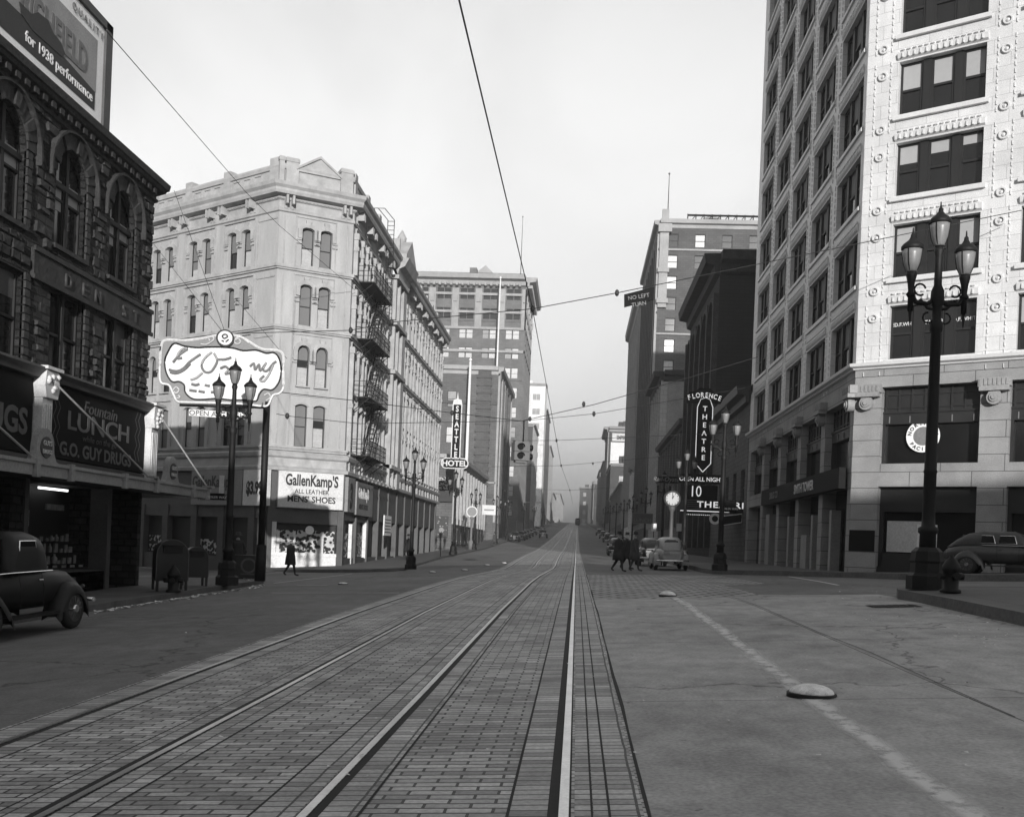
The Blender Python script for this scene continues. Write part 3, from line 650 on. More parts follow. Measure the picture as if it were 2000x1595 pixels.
tr.build('belt_course',MT['paletrim'],hotel); par.build('parapet',MT['paletrim'],hotel,merge=True); corn.build('cornice',MT['paletrim'],hotel)
sur.build('window_surround',MT['paletrim'],hotel); brk.build('bracket',MT['paletrim'],hotel); base.build('base_cornice',MT['paletrim'],hotel)
rb=random.Random(11)
def hotel_w(fac,a,b,fl,i,dark=False):
    c,d,r=FL[fl]; rr=min(r,(b-a)/2)
    k=rb.choice([.5,.5,.55,1,.5,.75,.35]); bm=MT['blind']
    w_=window(fac,a,b,c,d,rr,hotel,-.26,1,MT['dwood'],MT['glass'],k if fac is not SF else rb.choice([0,0,.4]),bm,fr=.045)
    if rb.random()<.4 or (fac is CF and fl in (0,3)):
        m=MB(Fac((0,0),(1,0))); w=b-a
        if fac is CF and fl==1: pass
        m.box(.06,w-.06,.014,.017,.06,(d-c)*.47)
        me=bpy.data.meshes.new('curtain'); me.from_pydata([tuple(v) for v in m.v],[],m.f); me.materials.append(MT['curtain']); co=bpy.data.objects.new('curtain',me); sc.collection.objects.link(co); co.parent=w_
for f_ in range(4):
    for a,b in cw: hotel_w(CF,a,b,f_,0)
    for p in YP[2:]:
        for a in (p,p+1.3): hotel_w(YF,a,a+.83,f_,0)
    for p in SP[:5]:
        for a in (p,p+1.25): hotel_w(SF,a,a+.8,f_,0)
# the rest of the windows, too small to tell apart, as one part
mb=MB(SF)
for p in SP[5:]:
    for a in (p,p+1.25):
        for c,d,r in FL: mb.box(a+.01,a+.79,-.27,-.24,c,d-.05); 
for a in (12.9,14.5):
    for c,d,r in FL: mb.box(a,a+.7,-.27,-.24,c,d-.02)
mb.fac=YF
for p in YP[:2]:
    for a in (p,p+1.3):
        for c,d,r in FL: mb.box(a+.01,a+.82,-.27,-.24,c,d-.02)
tag(mb.build('window',MT['glass'],hotel),kind='stuff')
# fire escape --------------------------------------------------------------
fe=thing('fire_escape',SF.p(4,0.6,6),'black iron fire escape zigzagging down the street front of the pale hotel','fire escape')
fm=MB(SF); fs=MB(SF)
lv=[17.45,13.95,10.35,6.75]
for z in lv:
    fm.box(1.2,7.2,.05,1.15,z-.06,z); 
    for zz in (.35,.65,.95): fs.box(1.2,7.2,1.12,1.15,z+zz,z+zz+.03); fs.box(1.2,1.23,.05,1.15,z+zz,z+zz+.03); fs.box(7.17,7.2,.05,1.15,z+zz,z+zz+.03)
    for i in range(31): fs.box(1.2+i*.2,1.222+i*.2,1.12,1.145,z,z+.97)
    for x in (1.4,3,5,7): fs.tube([SF.p(x,1.1,z-.05),SF.p(x,.05,z-.9)],.03,5)
for i,(a,b) in enumerate(zip(lv,lv[1:])):
    x0,x1=(3.2,6.4)
    for o in (.35,.85):
        fm.tube([SF.p(x1,o,a),SF.p(x0,o,b)],.045,4); fs.tube([SF.p(x1,o,a+.8),SF.p(x0,o,b+.8)],.02,4)
    for k in range(12):
        t=(k+.5)/12; fs.box(x1+(x0-x1)*t-.1,x1+(x0-x1)*t+.1,.35,.85,a+(b-a)*t,a+(b-a)*t+.03)
for o in (.3,.75): fs.tube([SF.p(7.9,o+.2,17.5),SF.p(7.9,o+.2,23.4),SF.p(7.9,o-.5,24.2),SF.p(7.9,o-1.2,24.2),SF.p(7.9,o-1.2,22.5)],.03,5)
for i in range(20): fs.box(7.88,7.92,.5,.95,17.6+i*.3,17.63+i*.3)
fm.build('platform',MT['iron'],fe); fs.build('railing',MT['iron'],fe)
# ground floor shops of the hotel ---------------------------------------------
MT['store']=mat('shop_front_paint',.075,.6,.2); MT['display']=None
def display_mat(name,bg_,fg,sx,sy,th=.55,seed=0):
    m,nt,b=new_mat(name); uv=nd(nt,'ShaderNodeUVMap'); mp=nd(nt,'ShaderNodeMapping'); mp.inputs['Scale'].default_value=(sx,sy,1); mp.inputs['Location'].default_value=(seed,seed*.7,0)
    vo=nd(nt,'ShaderNodeTexVoronoi'); vo.inputs['Scale'].default_value=1; nt.links.new(uv.outputs[0],mp.inputs[0]); nt.links.new(mp.outputs[0],vo.inputs['Vector'])
    r=nd(nt,'ShaderNodeValToRGB'); r.color_ramp.elements[0].position=th-.06; r.color_ramp.elements[1].position=th; r.color_ramp.elements[0].color=g3(fg); r.color_ramp.elements[1].color=g3(bg_)
    nt.links.new(vo.outputs['Distance'],r.inputs[0]); nt.links.new(r.outputs[0],b.inputs['Base Color']); b.inputs['Roughness'].default_value=.7; return m
MT['shoes']=display_mat('shoe_display',.5,.012,4.8,5.2,.6); MT['goods']=display_mat('window_goods',.05,.3,2.6,3.2,.28,3)
sh=MB(CF); gl=MB(CF); dp=MB(CF); wb=MB(CF)
for x in (0,4.2): sh.box(x,x+.28,-.3,.08,-.3,3.3)
sh.box(.0,4.48,-.3,.02,3.3,5.42); sh.box(.28,4.2,-.3,.02,2.35,3.3)
wb.box(.28,4.2,-.2,.0,-.3,.42); wb.box(.28,4.2,-.25,.06,.42,.62); wb.box(.28,.55,-.3,.03,.62,2.4)
dp.box(.55,4.15,-.35,-.2,.62,1.95); wb.box(.62,.8,-.2,-.17,.62,1.9); wb.box(1.6,1.75,-.2,-.17,.62,1.9); wb.box(3.3,3.45,-.2,-.17,.62,1.9)
gl.box(.5,4.2,-.6,-.35,.4,2.4)

sh.fac=YF; gl.fac=YF; dp.fac=YF; wb.fac=YF
for x in (0,4,8,11.6,14.1,17,19.6,22.4,23.3): sh.box(x,x+.55,-.3,.1,-.8,3.3)
sh.box(0,24,-.3,.02,2.6,5.42); sh.box(0,24,-.3,.0,-.8,.2)
gl.box(0,24,-.8,-.35,-.8,2.6); dp.box(12.3,14,-.35,-.25,.3,1.3); dp.box(17.6,19.4,-.35,-.25,.3,1.2)
sh.fac=SF; gl.fac=SF; dp.fac=SF; wb.build('display_trim',MT['ltpaint'],hotel)
for i in range(12): sh.box(i*3.6,i*3.6+.3,-.3,.1,-.4,5.4)
sh.box(8,SL,-.3,.0,2.9,5.4); sh.box(0,SL,-.3,-.02,-.4,.35); sh.box(0,8,-.3,0,2.7,5.4)
gl.box(0,SL,-.8,-.35,-.4,3.0); dp.box(.4,2.6,-.34,-.2,.4,1.9); dp.box(4.6,6.9,-.34,-.2,.4,2.0); wb=MB(SF); wb.box(.4,.6,-.2,.02,.3,2.7); wb.build('display_trim',MT['ltpaint'],hotel); wb=MB(SF); wb.box(3.9,4.1,-.2,.04,.3,2.7); wb.build('display_trim',MT['ltpaint'],hotel); wb=MB(SF); wb.box(7.0,7.2,-.2,.04,.3,2.7); wb.build('display_trim',MT['ltpaint'],hotel); wb=MB(SF); wb.box(2.8,3.0,-.2,.02,-.2,2.5); wb.build('display_trim',MT['ltpaint'],hotel);
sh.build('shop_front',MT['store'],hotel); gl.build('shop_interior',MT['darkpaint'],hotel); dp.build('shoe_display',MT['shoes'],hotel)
mb=MB(CF); c=CF.p(2.55,-.05,1.98); mb.lathe([(.26,-.02),(.26,.02)],(c.x,c.y,c.z),20,False,'y')
rd=mb.build('display_disc',MT['white'],hotel)
# Gallenkamp signs
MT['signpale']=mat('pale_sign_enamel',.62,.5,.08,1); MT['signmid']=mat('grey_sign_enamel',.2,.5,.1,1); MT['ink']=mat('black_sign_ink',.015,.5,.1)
def sign_board(name,fac,s0,s1,z0,z1,label,m,o0=.1,o1=.3,cat='sign',frame=None,grp=None):
    t=thing(name,fac.p((s0+s1)/2,o0,z0),label,cat,grp)
    b=MB(fac); b.box(s0,s1,o0,o1,z0,z1); b.build('board',m,t)
    if frame:
        b=MB(fac); w=frame[1]
        b.box(s0-w,s1+w,o0,o1+w*.6,z1,z1+w); b.box(s0-w,s1+w,o0,o1+w*.6,z0-w,z0); b.box(s0-w,s0,o0,o1+w*.6,z0,z1); b.box(s1,s1+w,o0,o1+w*.6,z0,z1); b.build('frame',frame[0],t)
    return t
def shoe_lettering(t,fac,s,z,sc_=1.0,sx=1.0,ink='ink',o=.305):
    text('lettering',"GallenKamp'S",fac,s,z+1.25*sc_,.92*sc_,MT[ink],t,off=o,bold=.028,sx=.62*sx)
    text('lettering',"ALL LEATHER",fac,s,z+.78*sc_,.36*sc_,MT[ink],t,off=o,bold=.012,sx=.95*sx)
    text('lettering',"MENS' SHOES",fac,s,z+.28*sc_,.5*sc_,MT[ink],t,off=o,bold=.022,sx=.98*sx)
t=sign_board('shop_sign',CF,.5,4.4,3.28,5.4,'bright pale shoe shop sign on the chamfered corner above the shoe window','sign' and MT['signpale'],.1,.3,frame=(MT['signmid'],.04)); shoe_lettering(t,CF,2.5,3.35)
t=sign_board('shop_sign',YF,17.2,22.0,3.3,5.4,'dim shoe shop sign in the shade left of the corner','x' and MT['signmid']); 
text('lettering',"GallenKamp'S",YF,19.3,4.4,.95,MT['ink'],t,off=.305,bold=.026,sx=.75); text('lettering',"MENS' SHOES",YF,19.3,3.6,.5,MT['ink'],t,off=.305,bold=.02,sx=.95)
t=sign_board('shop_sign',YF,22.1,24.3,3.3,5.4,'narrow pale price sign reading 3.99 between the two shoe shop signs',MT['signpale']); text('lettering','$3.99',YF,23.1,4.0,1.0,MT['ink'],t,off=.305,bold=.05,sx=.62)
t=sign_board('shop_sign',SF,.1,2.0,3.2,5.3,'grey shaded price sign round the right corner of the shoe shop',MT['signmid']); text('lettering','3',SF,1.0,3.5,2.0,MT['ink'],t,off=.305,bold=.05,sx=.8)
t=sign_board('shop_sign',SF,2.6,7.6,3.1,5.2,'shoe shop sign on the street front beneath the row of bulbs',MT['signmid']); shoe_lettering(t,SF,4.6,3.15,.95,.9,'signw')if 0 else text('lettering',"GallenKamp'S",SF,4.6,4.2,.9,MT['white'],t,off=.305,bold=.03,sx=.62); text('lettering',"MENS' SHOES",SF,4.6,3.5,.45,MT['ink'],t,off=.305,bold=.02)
t=sign_board('notice_board',SF,9.0,11.6,1.9,3.3,'small pale notice hanging over the sidewalk beside the shoe shop',MT['ltpaint'],.8,.88); b=MB(SF)
for i in range(5): b.box(9.2,11.4,.881,.89,2.1+i*.22,2.17+i*.22)
b.build('lettering',MT['store'],t)
mb=MB(SF)
for i in range(10): mb.lathe([(.02,-.09),(.09,-.05),(.1,0),(.06,.08),(.02,.1)],SF.p(1.2+i*1.25,.75,5.35-i*.0),8)
t=mb.build('sign_lights',MT['glassdim'],None); tag(t,'row of round bulbs under the cornice along the street front of the hotel','lights')
# dark bridge over the corner of the sign
# ---------------------------------------------------------------- dark stone building, near left
db=thing('stone_building',(-14.2,28,0),'dark rough stone building with round arched windows above the drugstore','building')
DB=Fac((-14.2,8),(0,1)); DN=Fac((-14.2,32.15),(-.848,.53))
AR=[(5.6+3.12*i,7.25+3.12*i) for i in range(6)]     # last two: 18.08.., 21.2..
AR=[(a-.0,b) for a,b in AR]; ops=[(a,b,9.1,11.85,.82) for a,b in AR]+[(a-.05,b+.1,5.65,7.95,0) for a,b in AR]
mb=MB(DB); wall(mb,0,24.15,3.2,12.6,ops,.28)
wall(mb,0,24.15,-1,3.2,[(9,16.5,-.3,2.6,0),(17.3,21.8,.3,2.75,0),(21.9,23.9,-.4,2.9,0)],1.2)
mb.fac=DN; wall(mb,0,40,-2,12.6,[],0); mb.fac=DB
mb.box(0,.01,-20,0,-1,12.6)
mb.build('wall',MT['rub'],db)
mb=MB(); mb.quad([(-14.2,8,12.5),(-14.2,32.15,12.5),(-48,53.8,12.5),(-48,8,12.5)]); mb.build('roof',MT['roof'],db)
mb=MB(DB)
for a,b in AR:
    m_=(a+b)/2
    for k in range(13):      # voussoirs, each a slightly proud stone
        a0=math.pi*(k+.04)/13; a1=math.pi*(k+.96)/13; o_=.04+.03*((k*7)%3)
        mb.prism([(m_+.83*math.cos(a0),11.03+.83*math.sin(a0)),(m_+1.24*math.cos(a0),11.03+1.24*math.sin(a0)),(m_+1.24*math.cos(a1),11.03+1.24*math.sin(a1)),(m_+.83*math.cos(a1),11.03+.83*math.sin(a1))],-.05,o_)
    arc_band(mb,a-.43,b+.43,12.28,1.25,.07,.0,.17,18,legs=.25)
    mb.box(a-.1,b+.1,-.2,.1,8.98,9.1); mb.box(a-.15,b+.2,-.2,.08,5.54,5.65)
    for k in range(9): mb.box(b,b+.22,-.05,.05+.02*(k%2),9.12+k*.21,9.3+k*.21)
    for k in range(11): mb.box(b+.1,b+.34,-.05,.05+.02*(k%2),5.68+k*.21,5.86+k*.21)
mb.build('arch_trim',MT['dstone'],db)
mb=MB(DB)
for f_,L in ((DB,24.0),(DN,40)):
    mb.fac=f_; None if 1 else (-.0,L,[]) if 0 else None
    if f_ is DB:
        for i in range(int(L/.42)): mb.box(i*.42+.05,i*.42+.25,.1,.27,12.4,12.56)
mb.path([(-14.2,8),(-14.2,32.15),(-14.2-.848*40,32.15+.53*40)],[(0,12.26),(.12,12.28),(.12,12.36),(.07,12.38),(.07,12.56),(.32,12.6),(.36,12.68),(.42,12.7),(.46,12.88),(0,12.9)]); mb.build('cornice',MT['dstone'],db)
mb=MB(DB); mb.box(17.0,24.15,.0,.1,7.92,8.68); mb.box(16.95,24.15,.1,.16,8.6,8.72); mb.box(16.95,24.15,.1,.16,7.88,8.0); nb=mb.build('name_band',MT['dstone'],db)
mb=MB(DB); rs_=random.Random(21); z=5.75
while z<12.25:
    h_=rs_.uniform(.15,.3); x=12.5+rs_.uniform(0,.3)
    while x<24.05:
        w_=rs_.uniform(.22,.62); x1=min(24.14,x+w_); c_=(x+x1)/2; zc=z+h_/2
        bad=any((a-.12<x1 and x<b+.4 and 8.9<z+h_ and z<11.1) or (a-.2<x1 and x<b+.5 and z<8.0) or ((c_-(a+b)/2)**2+(zc-11.03)**2<1.48**2 and zc>10.9) for a,b in AR) or (x1>16.9 and z+h_>7.86 and z<8.74) 
        if not bad and rs_.random()<.93:
            o_=rs_.uniform(.02,.1); e=.025; A=[(x+.01,z+.01),(x1-.01,z+.01),(x1-.01,z+h_-.01),(x+.01,z+h_-.01)]; B=[(x+e+rs_.uniform(0,.04),z+e+rs_.uniform(0,.03)),(x1-e-rs_.uniform(0,.04),z+e),(x1-e-rs_.uniform(0,.04),z+h_-e-rs_.uniform(0,.03)),(x+e,z+h_-e)]
            O=[o_+rs_.uniform(-.02,.02) for _ in B]
            mb.lq([(q[0],oo,q[1]) for q,oo in zip(B,O)])
            for k in range(4):
                n_=(k+1)%4; mb.lq([(A[k][0],0,A[k][1]),(A[n_][0],0,A[n_][1]),(B[n_][0],O[n_],B[n_][1]),(B[k][0],O[k],B[k][1])])
        x=x1
    z+=h_
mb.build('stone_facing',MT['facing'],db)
MT['nameletter']=mat('worn_relief_letter',.05,.6,.3,3)
for s_,c in ((18.7,'D'),(19.6,'E'),(20.4,'N'),(22.1,'S'),(22.9,'T')): text('lettering',c,DB,s_,8.08,.5,MT['nameletter'],db,off=.1,bold=.01,depth=.05)
for i,(a,b) in enumerate(AR):
    window(DB,a,b,9.1,11.85,.82,db,-.24,2,MT['dwood'],MT['glass'],[.0,.0] if i<3 else ([.62,.5]),MT['blindlt'],fr=.06)
    window(DB,a-.05,b+.1,5.65,7.95,0,db,-.24,2,MT['dwood'],MT['glass'],[0,.3 if i%2 else 0],MT['store'],fr=.07)
MT['pilpaint']=mat('pilaster_paint',.6,.7,.15,2)
for a,b in AR:
    mb=MB(DB); mb.box(a,b,-.24,-.1,10.72,10.86); mb.build('transom_bar',MT['dwood'],db)
# drugstore front
sf=MB(DB); sf.box(9,24.4,-.1,.12,3.12,3.38); sf.profile(9,24.5,[(0,5.38),(.25,5.4),(.3,5.5),(.42,5.6),(.42,5.66),(0,5.7)]); sf.box(16.9,22.0,-1.15,.0,-.4,.32); sf.box(21.7,21.95,-.5,.05,-.4,3.2); sf.box(17.1,17.3,-.5,.05,-.4,3.2)
sf.build('store_trim',MT['store'],db)
for s0 in (11.0,17.3,24.0):
    pl=MB(DB)
    pl.box(s0,s0+.5,0,.3,3.1,5.1)
    for k in range(4): pl.box(s0+.05+k*.115,s0+.1+k*.115,.3,.33,3.2,4.75)
    pl.prism([(s0-.03,4.9),(s0+.53,4.9),(s0+.62,5.2),(s0+.55,5.62),(s0-.05,5.62),(s0-.12,5.2)],0,.42); pl.box(s0-.15,s0+.65,0,.5,5.62,5.7)
    for k in range(12): 
        c=DB.p(s0+.25+rb.uniform(-.25,.25),.44,5.25+rb.uniform(-.3,.3)); pl.lathe([(.02,-.07),(.07,0),(.02,.07)],c,6)
    pl.build('pilaster',MT['pilpaint'],db)
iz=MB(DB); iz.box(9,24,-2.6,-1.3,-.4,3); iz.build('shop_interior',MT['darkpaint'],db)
MT['signblack']=mat('black_sign_enamel',.008,.7,.2,1,spec=.15)
MT['goods2']=mat('shop_goods',.22,.6,.5,5)
gd=MB(DB)
for i in range(4): gd.box(17.5+i*.48,17.86+i*.48,-1.1,-1.05,1.55,2.0)
for i in range(4): gd.box(17.56+i*.48,17.8+i*.48,-1.05,-1.045,1.62,1.66); gd.box(17.56+i*.48,17.8+i*.48,-1.05,-1.045,1.85,1.9)
LBL={'bottle':('bottle','small bottle among the goods shown in the drugstore window'),'carton':('carton','small carton among the goods shown in the drugstore window')}
for k in range(3):
    for i in range(14):
        if rb.random()<.75:
            x=17.45+i*.29+rb.uniform(-.04,.04); h_=rb.uniform(.1,.3); w_=rb.uniform(.05,.1); z_=.5+k*.32
            nm='bottle' if rb.random()<.45 else 'carton'; g_=MB(DB)
            if nm=='bottle': g_.lathe([(w_*.6,0),(w_,.02),(w_,h_*.6),(w_*.3,h_*.8),(w_*.35,h_)],DB.p(x,-.7-k*.12,z_),8)
            else: g_.box(x-w_,x+w_,-.72-k*.12,-.68-k*.12,z_,z_+h_)
            tag(g_.build(nm,MT['goods2'],None,loc=DB.p(x,-.7-k*.12,z_)),LBL[nm][1],LBL[nm][0],nm+'s in the drugstore window')
for i in range(8): gd.box(17.6+i*.5,17.85+i*.5,-.5,-.48,.4,.47)
gd.box(17.4,19.3,-1.15,-1.1,2.45,2.66); gd.box(20.3,21.3,-1.15,-1.1,2.05,2.22)
gd.build('display_cards',MT['goods2'],db)
MT['tubelit']=emis('lit_tube',.8,1.6); lt=MB(DB); lt.box(19.6,21.2,-1.0,-.95,2.62,2.68); lt.build('light_tube',MT['tubelit'],db)
t=sign_board('drugstore_sign',DB,17.95,23.95,3.42,5.36,'black lunch sign with neon script between the fluted pilasters of the drugstore',MT['signblack'],.02,.1)
MT['neon']=mat('unlit_neon_tube',.12,.4,.1); MT['neonlow']=mat('dim_neon_tube',.06,.4,.1)
text('lettering','Fountain',DB,20.9,4.83,.5,MT['neonlow'],t,off=.1,bold=.004,sx=1.2,shear=.2)
text('lettering','LUNCH',DB,20.9,4.28,.72,MT['neon'],t,off=.1,bold=.014,sx=1.6)
text('lettering','while on the go',DB,20.9,4.02,.26,MT['neonlow'],t,off=.1,bold=.0,sx=1.3,shear=.2)
text('lettering','G.O. GUY DRUGS',DB,20.8,3.55,.5,MT['neon'],t,off=.1,bold=.03,sx=1.12)
zz=MB(DB)
for s_ in (18.2,18.4,23.2,23.42):
    for k in range(6):
        a,b=(0,.16) if k%2 else (.16,0); z=3.75+k*.26
        zz.lq([(s_+a,.106,z),(s_+a+.04,.106,z),(s_+b+.04,.106,z+.26),(s_+b,.106,z+.26)])
zz.build('zigzag_tube',MT['neonlow'],t)
t=sign_board('drugstore_sign',DB,11.6,17.2,3.42,5.36,'black sign panel cut by the left edge of the view, its last letter S',MT['signblack'],.02,.1); text('lettering','DRUGS',DB,15.5,3.9,.9,MT['neon'],t,off=.1,bold=.03,sx=1.0)
# canopy
t=thing('drugstore_canopy',(-12.6,24,2.7),'pale fronted flat canopy with two round topped emblems over the drugstore sidewalk','canopy')
b=MB(DB); b.box(4,25.7,.0,1.55,2.78,2.86); b.build('soffit',MT['darkpaint'],t)
MT['canopy']=mat('canopy_enamel',.3,.5,.15,1)
b=MB(DB); b.box(4,25.75,1.55,1.62,2.74,3.02); b.box(4,25.8,1.6,1.68,3.0,3.08); b.fac=Fac((-12.58,33.75),(-.848,.53)); b.box(0,6,-.1,0,2.74,3.02)
b.fac=DB
for s_ in (9.2,14.6,16.2,19.2,21.3,24.2,25.55): b.box(s_,s_+.16,1.6,1.72,2.7,3.12)
b.box(20.9,21.25,1.55,1.78,3.12,3.17); b.box(25.45,25.85,1.5,1.8,3.1,3.16); b.build('fascia',MT['canopy'],t)
FX=Fac((-12.6,8),(0,1))
for s_ in (15.05,22.55):
    b=MB(FX); pts=[(s_-.75,3.02),(s_+.75,3.02),(s_+.5,3.12),(s_+.4,3.3)]+[(s_+.38*math.cos(a),3.45+.42*math.sin(a)) for a in lin(0,math.pi,10)]+[(s_-.4,3.3),(s_-.5,3.12)]
    b.prism(pts,-.1,.06); b.build('emblem',MT['canopy'],t)
    b=MB(FX); c=FX.p(s_,.07,3.42); b.lathe([(.25,-.01),(.25,.02)],c,20,False,'x'); o=b.build('disc',MT['store'],t)
    text('lettering','GUYS',FX,s_,3.46,.17,MT['ltpaint'],t,off=.1,bold=.0,sx=.9); text('lettering','DRUGS',FX,s_,3.27,.14,MT['ltpaint'],t,off=.1,sx=.9)
for (s0,s1) in ((17.5,20.9),(24.25,25.6),(11.2,14.6)):
    b=MB(); b.tube([DB.p(s0,.45,5.35),DB.p(s1,1.6,3.15)],.028,5); ch=b.build('support_chain',MT['ltpaint'] if 0 else MT['canopy'],t)
# billboard on the roof
BB=Fac((-14.8,0),(0,1)); t=thing('billboard',BB.p(24,0,13.5),'big rooftop billboard praising 1938 performance above the dark stone building','billboard')
b=MB(BB); b.box(14,29.6,-.12,0,13.2,16.6); b.build('panel',MT['white'],t)
MT['skirt']=mat('billboard_frame',.06,.6,.2)
b=MB(BB); b.box(14,29.6,-.3,.05,12.95,13.15); b.box(29.6,30.0,-.35,.08,12.9,16.85); b.box(14,30.0,-.35,.08,16.62,16.85)
for s_ in (16,20,24,28): b.tube([BB.p(s_,-.2,15.5),BB.p(s_,-2.2,12.6)],.06,5); b.box(s_,s_+.12,-.3,-.12,12.6,16.6)
b.build('frame',MT['skirt'],t)
MT['adgrey']=mat('poster_grey',.3,.7,.12,1.5); MT['addark']=mat('poster_dark',.035,.7,.1); MT['adlet']=mat('poster_letter',.16,.7,.1)
b=MB(BB); b.lq([(14,.006,14.5),(29.2,.006,14.5),(29.2,.006,16.05),(14,.006,16.0)]); b.build('poster_field',MT['adgrey'],t)
b=MB(BB); b.lq([(14,.012,13.9),(29.15,.012,13.95),(29.15,.012,14.5),(27,.012,14.68),(24,.012,14.7),(14,.012,14.5)]); b.build('poster_band',MT['addark'],t)
text('lettering','for 1938 performance',BB,29.0,14.14,.4,MT['white'],t,off=.014,bold=.012,align='RIGHT',sx=1.02)
text('lettering','RICHFIELD',BB,28.6,14.78,1.05,MT['adlet'],t,off=.016,bold=.03,align='RIGHT',sx=.72)
text('lettering','QUALITY',BB,29.5,16.2,.3,MT['adlet'],t,off=.014,bold=.0,align='RIGHT',sx=1.1,spacing=1.5)
b=MB(BB); b.prism([(25.7,14.55),(27.2,14.6),(27.35,14.75),(27.1,14.95),(26.7,15.0),(26.4,15.2),(25.9,15.15),(25.6,14.95),(25.0,14.95),(25.1,14.7)],.018,.03); b.build('poster_figure',MT['addark'],t)
# ================================================================ white terra cotta tower, right
MT['terra']=brickmat('white_glazed_terra_cotta',.62,.36,1.15,.52,.009,rough=.45,var=.05,amt=.14,scale=.3,streak=.08,bump=.15,dist=.01)
MT['terratrim']=mat('terra_cotta_trim',.62,.45,.08,1,.06)
MT['granite']=brickmat('grey_stone_base',.27,.07,2.2,.62,.014,rough=.75,var=.05,amt=.22,scale=.7,bump=.25,dist=.02)
MT['granitetrim']=mat('stone_trim',.28,.75,.15,.8,.12)
MT['bronze']=mat('dark_bronze',.02,.45,.2,2)
D_=(10.7,40.4); WL=24.4
WF=Fac((10.7,64.8),(0,-1)); ST=Fac(D_,(.848,-.53)); SLn=24
tower=thing('office_tower',(14,45,0),'white terra cotta office tower with triple windows over a grey stone base','office tower')
FZ=[9.3+3.14*i for i in range(12)]; FH=2.08; TOP=47
wb_=[(1.3+4.75*i,4.95+4.75*i) for i in range(5)]
sb_=[(1.22+4.5*i,4.35+4.5*i) for i in range(5)]
mb=MB(WF); wall(mb,0,WL,9.15,TOP,[(a,b,z,z+FH,0) for a,b in wb_ for z in FZ],.32)
mb.fac=ST; wall(mb,0,SLn,9.15,TOP,[(a,b,z,z+FH,0) for a,b in sb_ for z in FZ],.5)
mb.fac=WF; mb.lq([(0,-22,0),(0,0,0),(0,0,TOP),(0,-22,TOP)]); mb.build('wall',MT['terra'],tower)
mb=MB(WF); wall(mb,0,WL,-.5,9.0,[(.9+4.75*i,4.9+4.75*i,5.2,7.95,0) for i in range(5)]+[(.9+4.75*i,4.9+4.75*i,.0,4.5,0) for i in range(5)],.7)
mb.fac=ST; wall(mb,0,SLn,-.5,9.0,[(1.05+4.55*i,4.6+4.55*i,5.28,8.25,0) for i in range(5)]+[(1.05+4.55*i,4.6+4.55*i,1.0,4.4,0) for i in range(5)],.6)
mb.build('stone_base',MT['granite'],tower)
tt=MB(WF); orn=MB(WF); gt=MB(WF); mul=MB(WF); dk=MB(WF); cap=MB(WF)
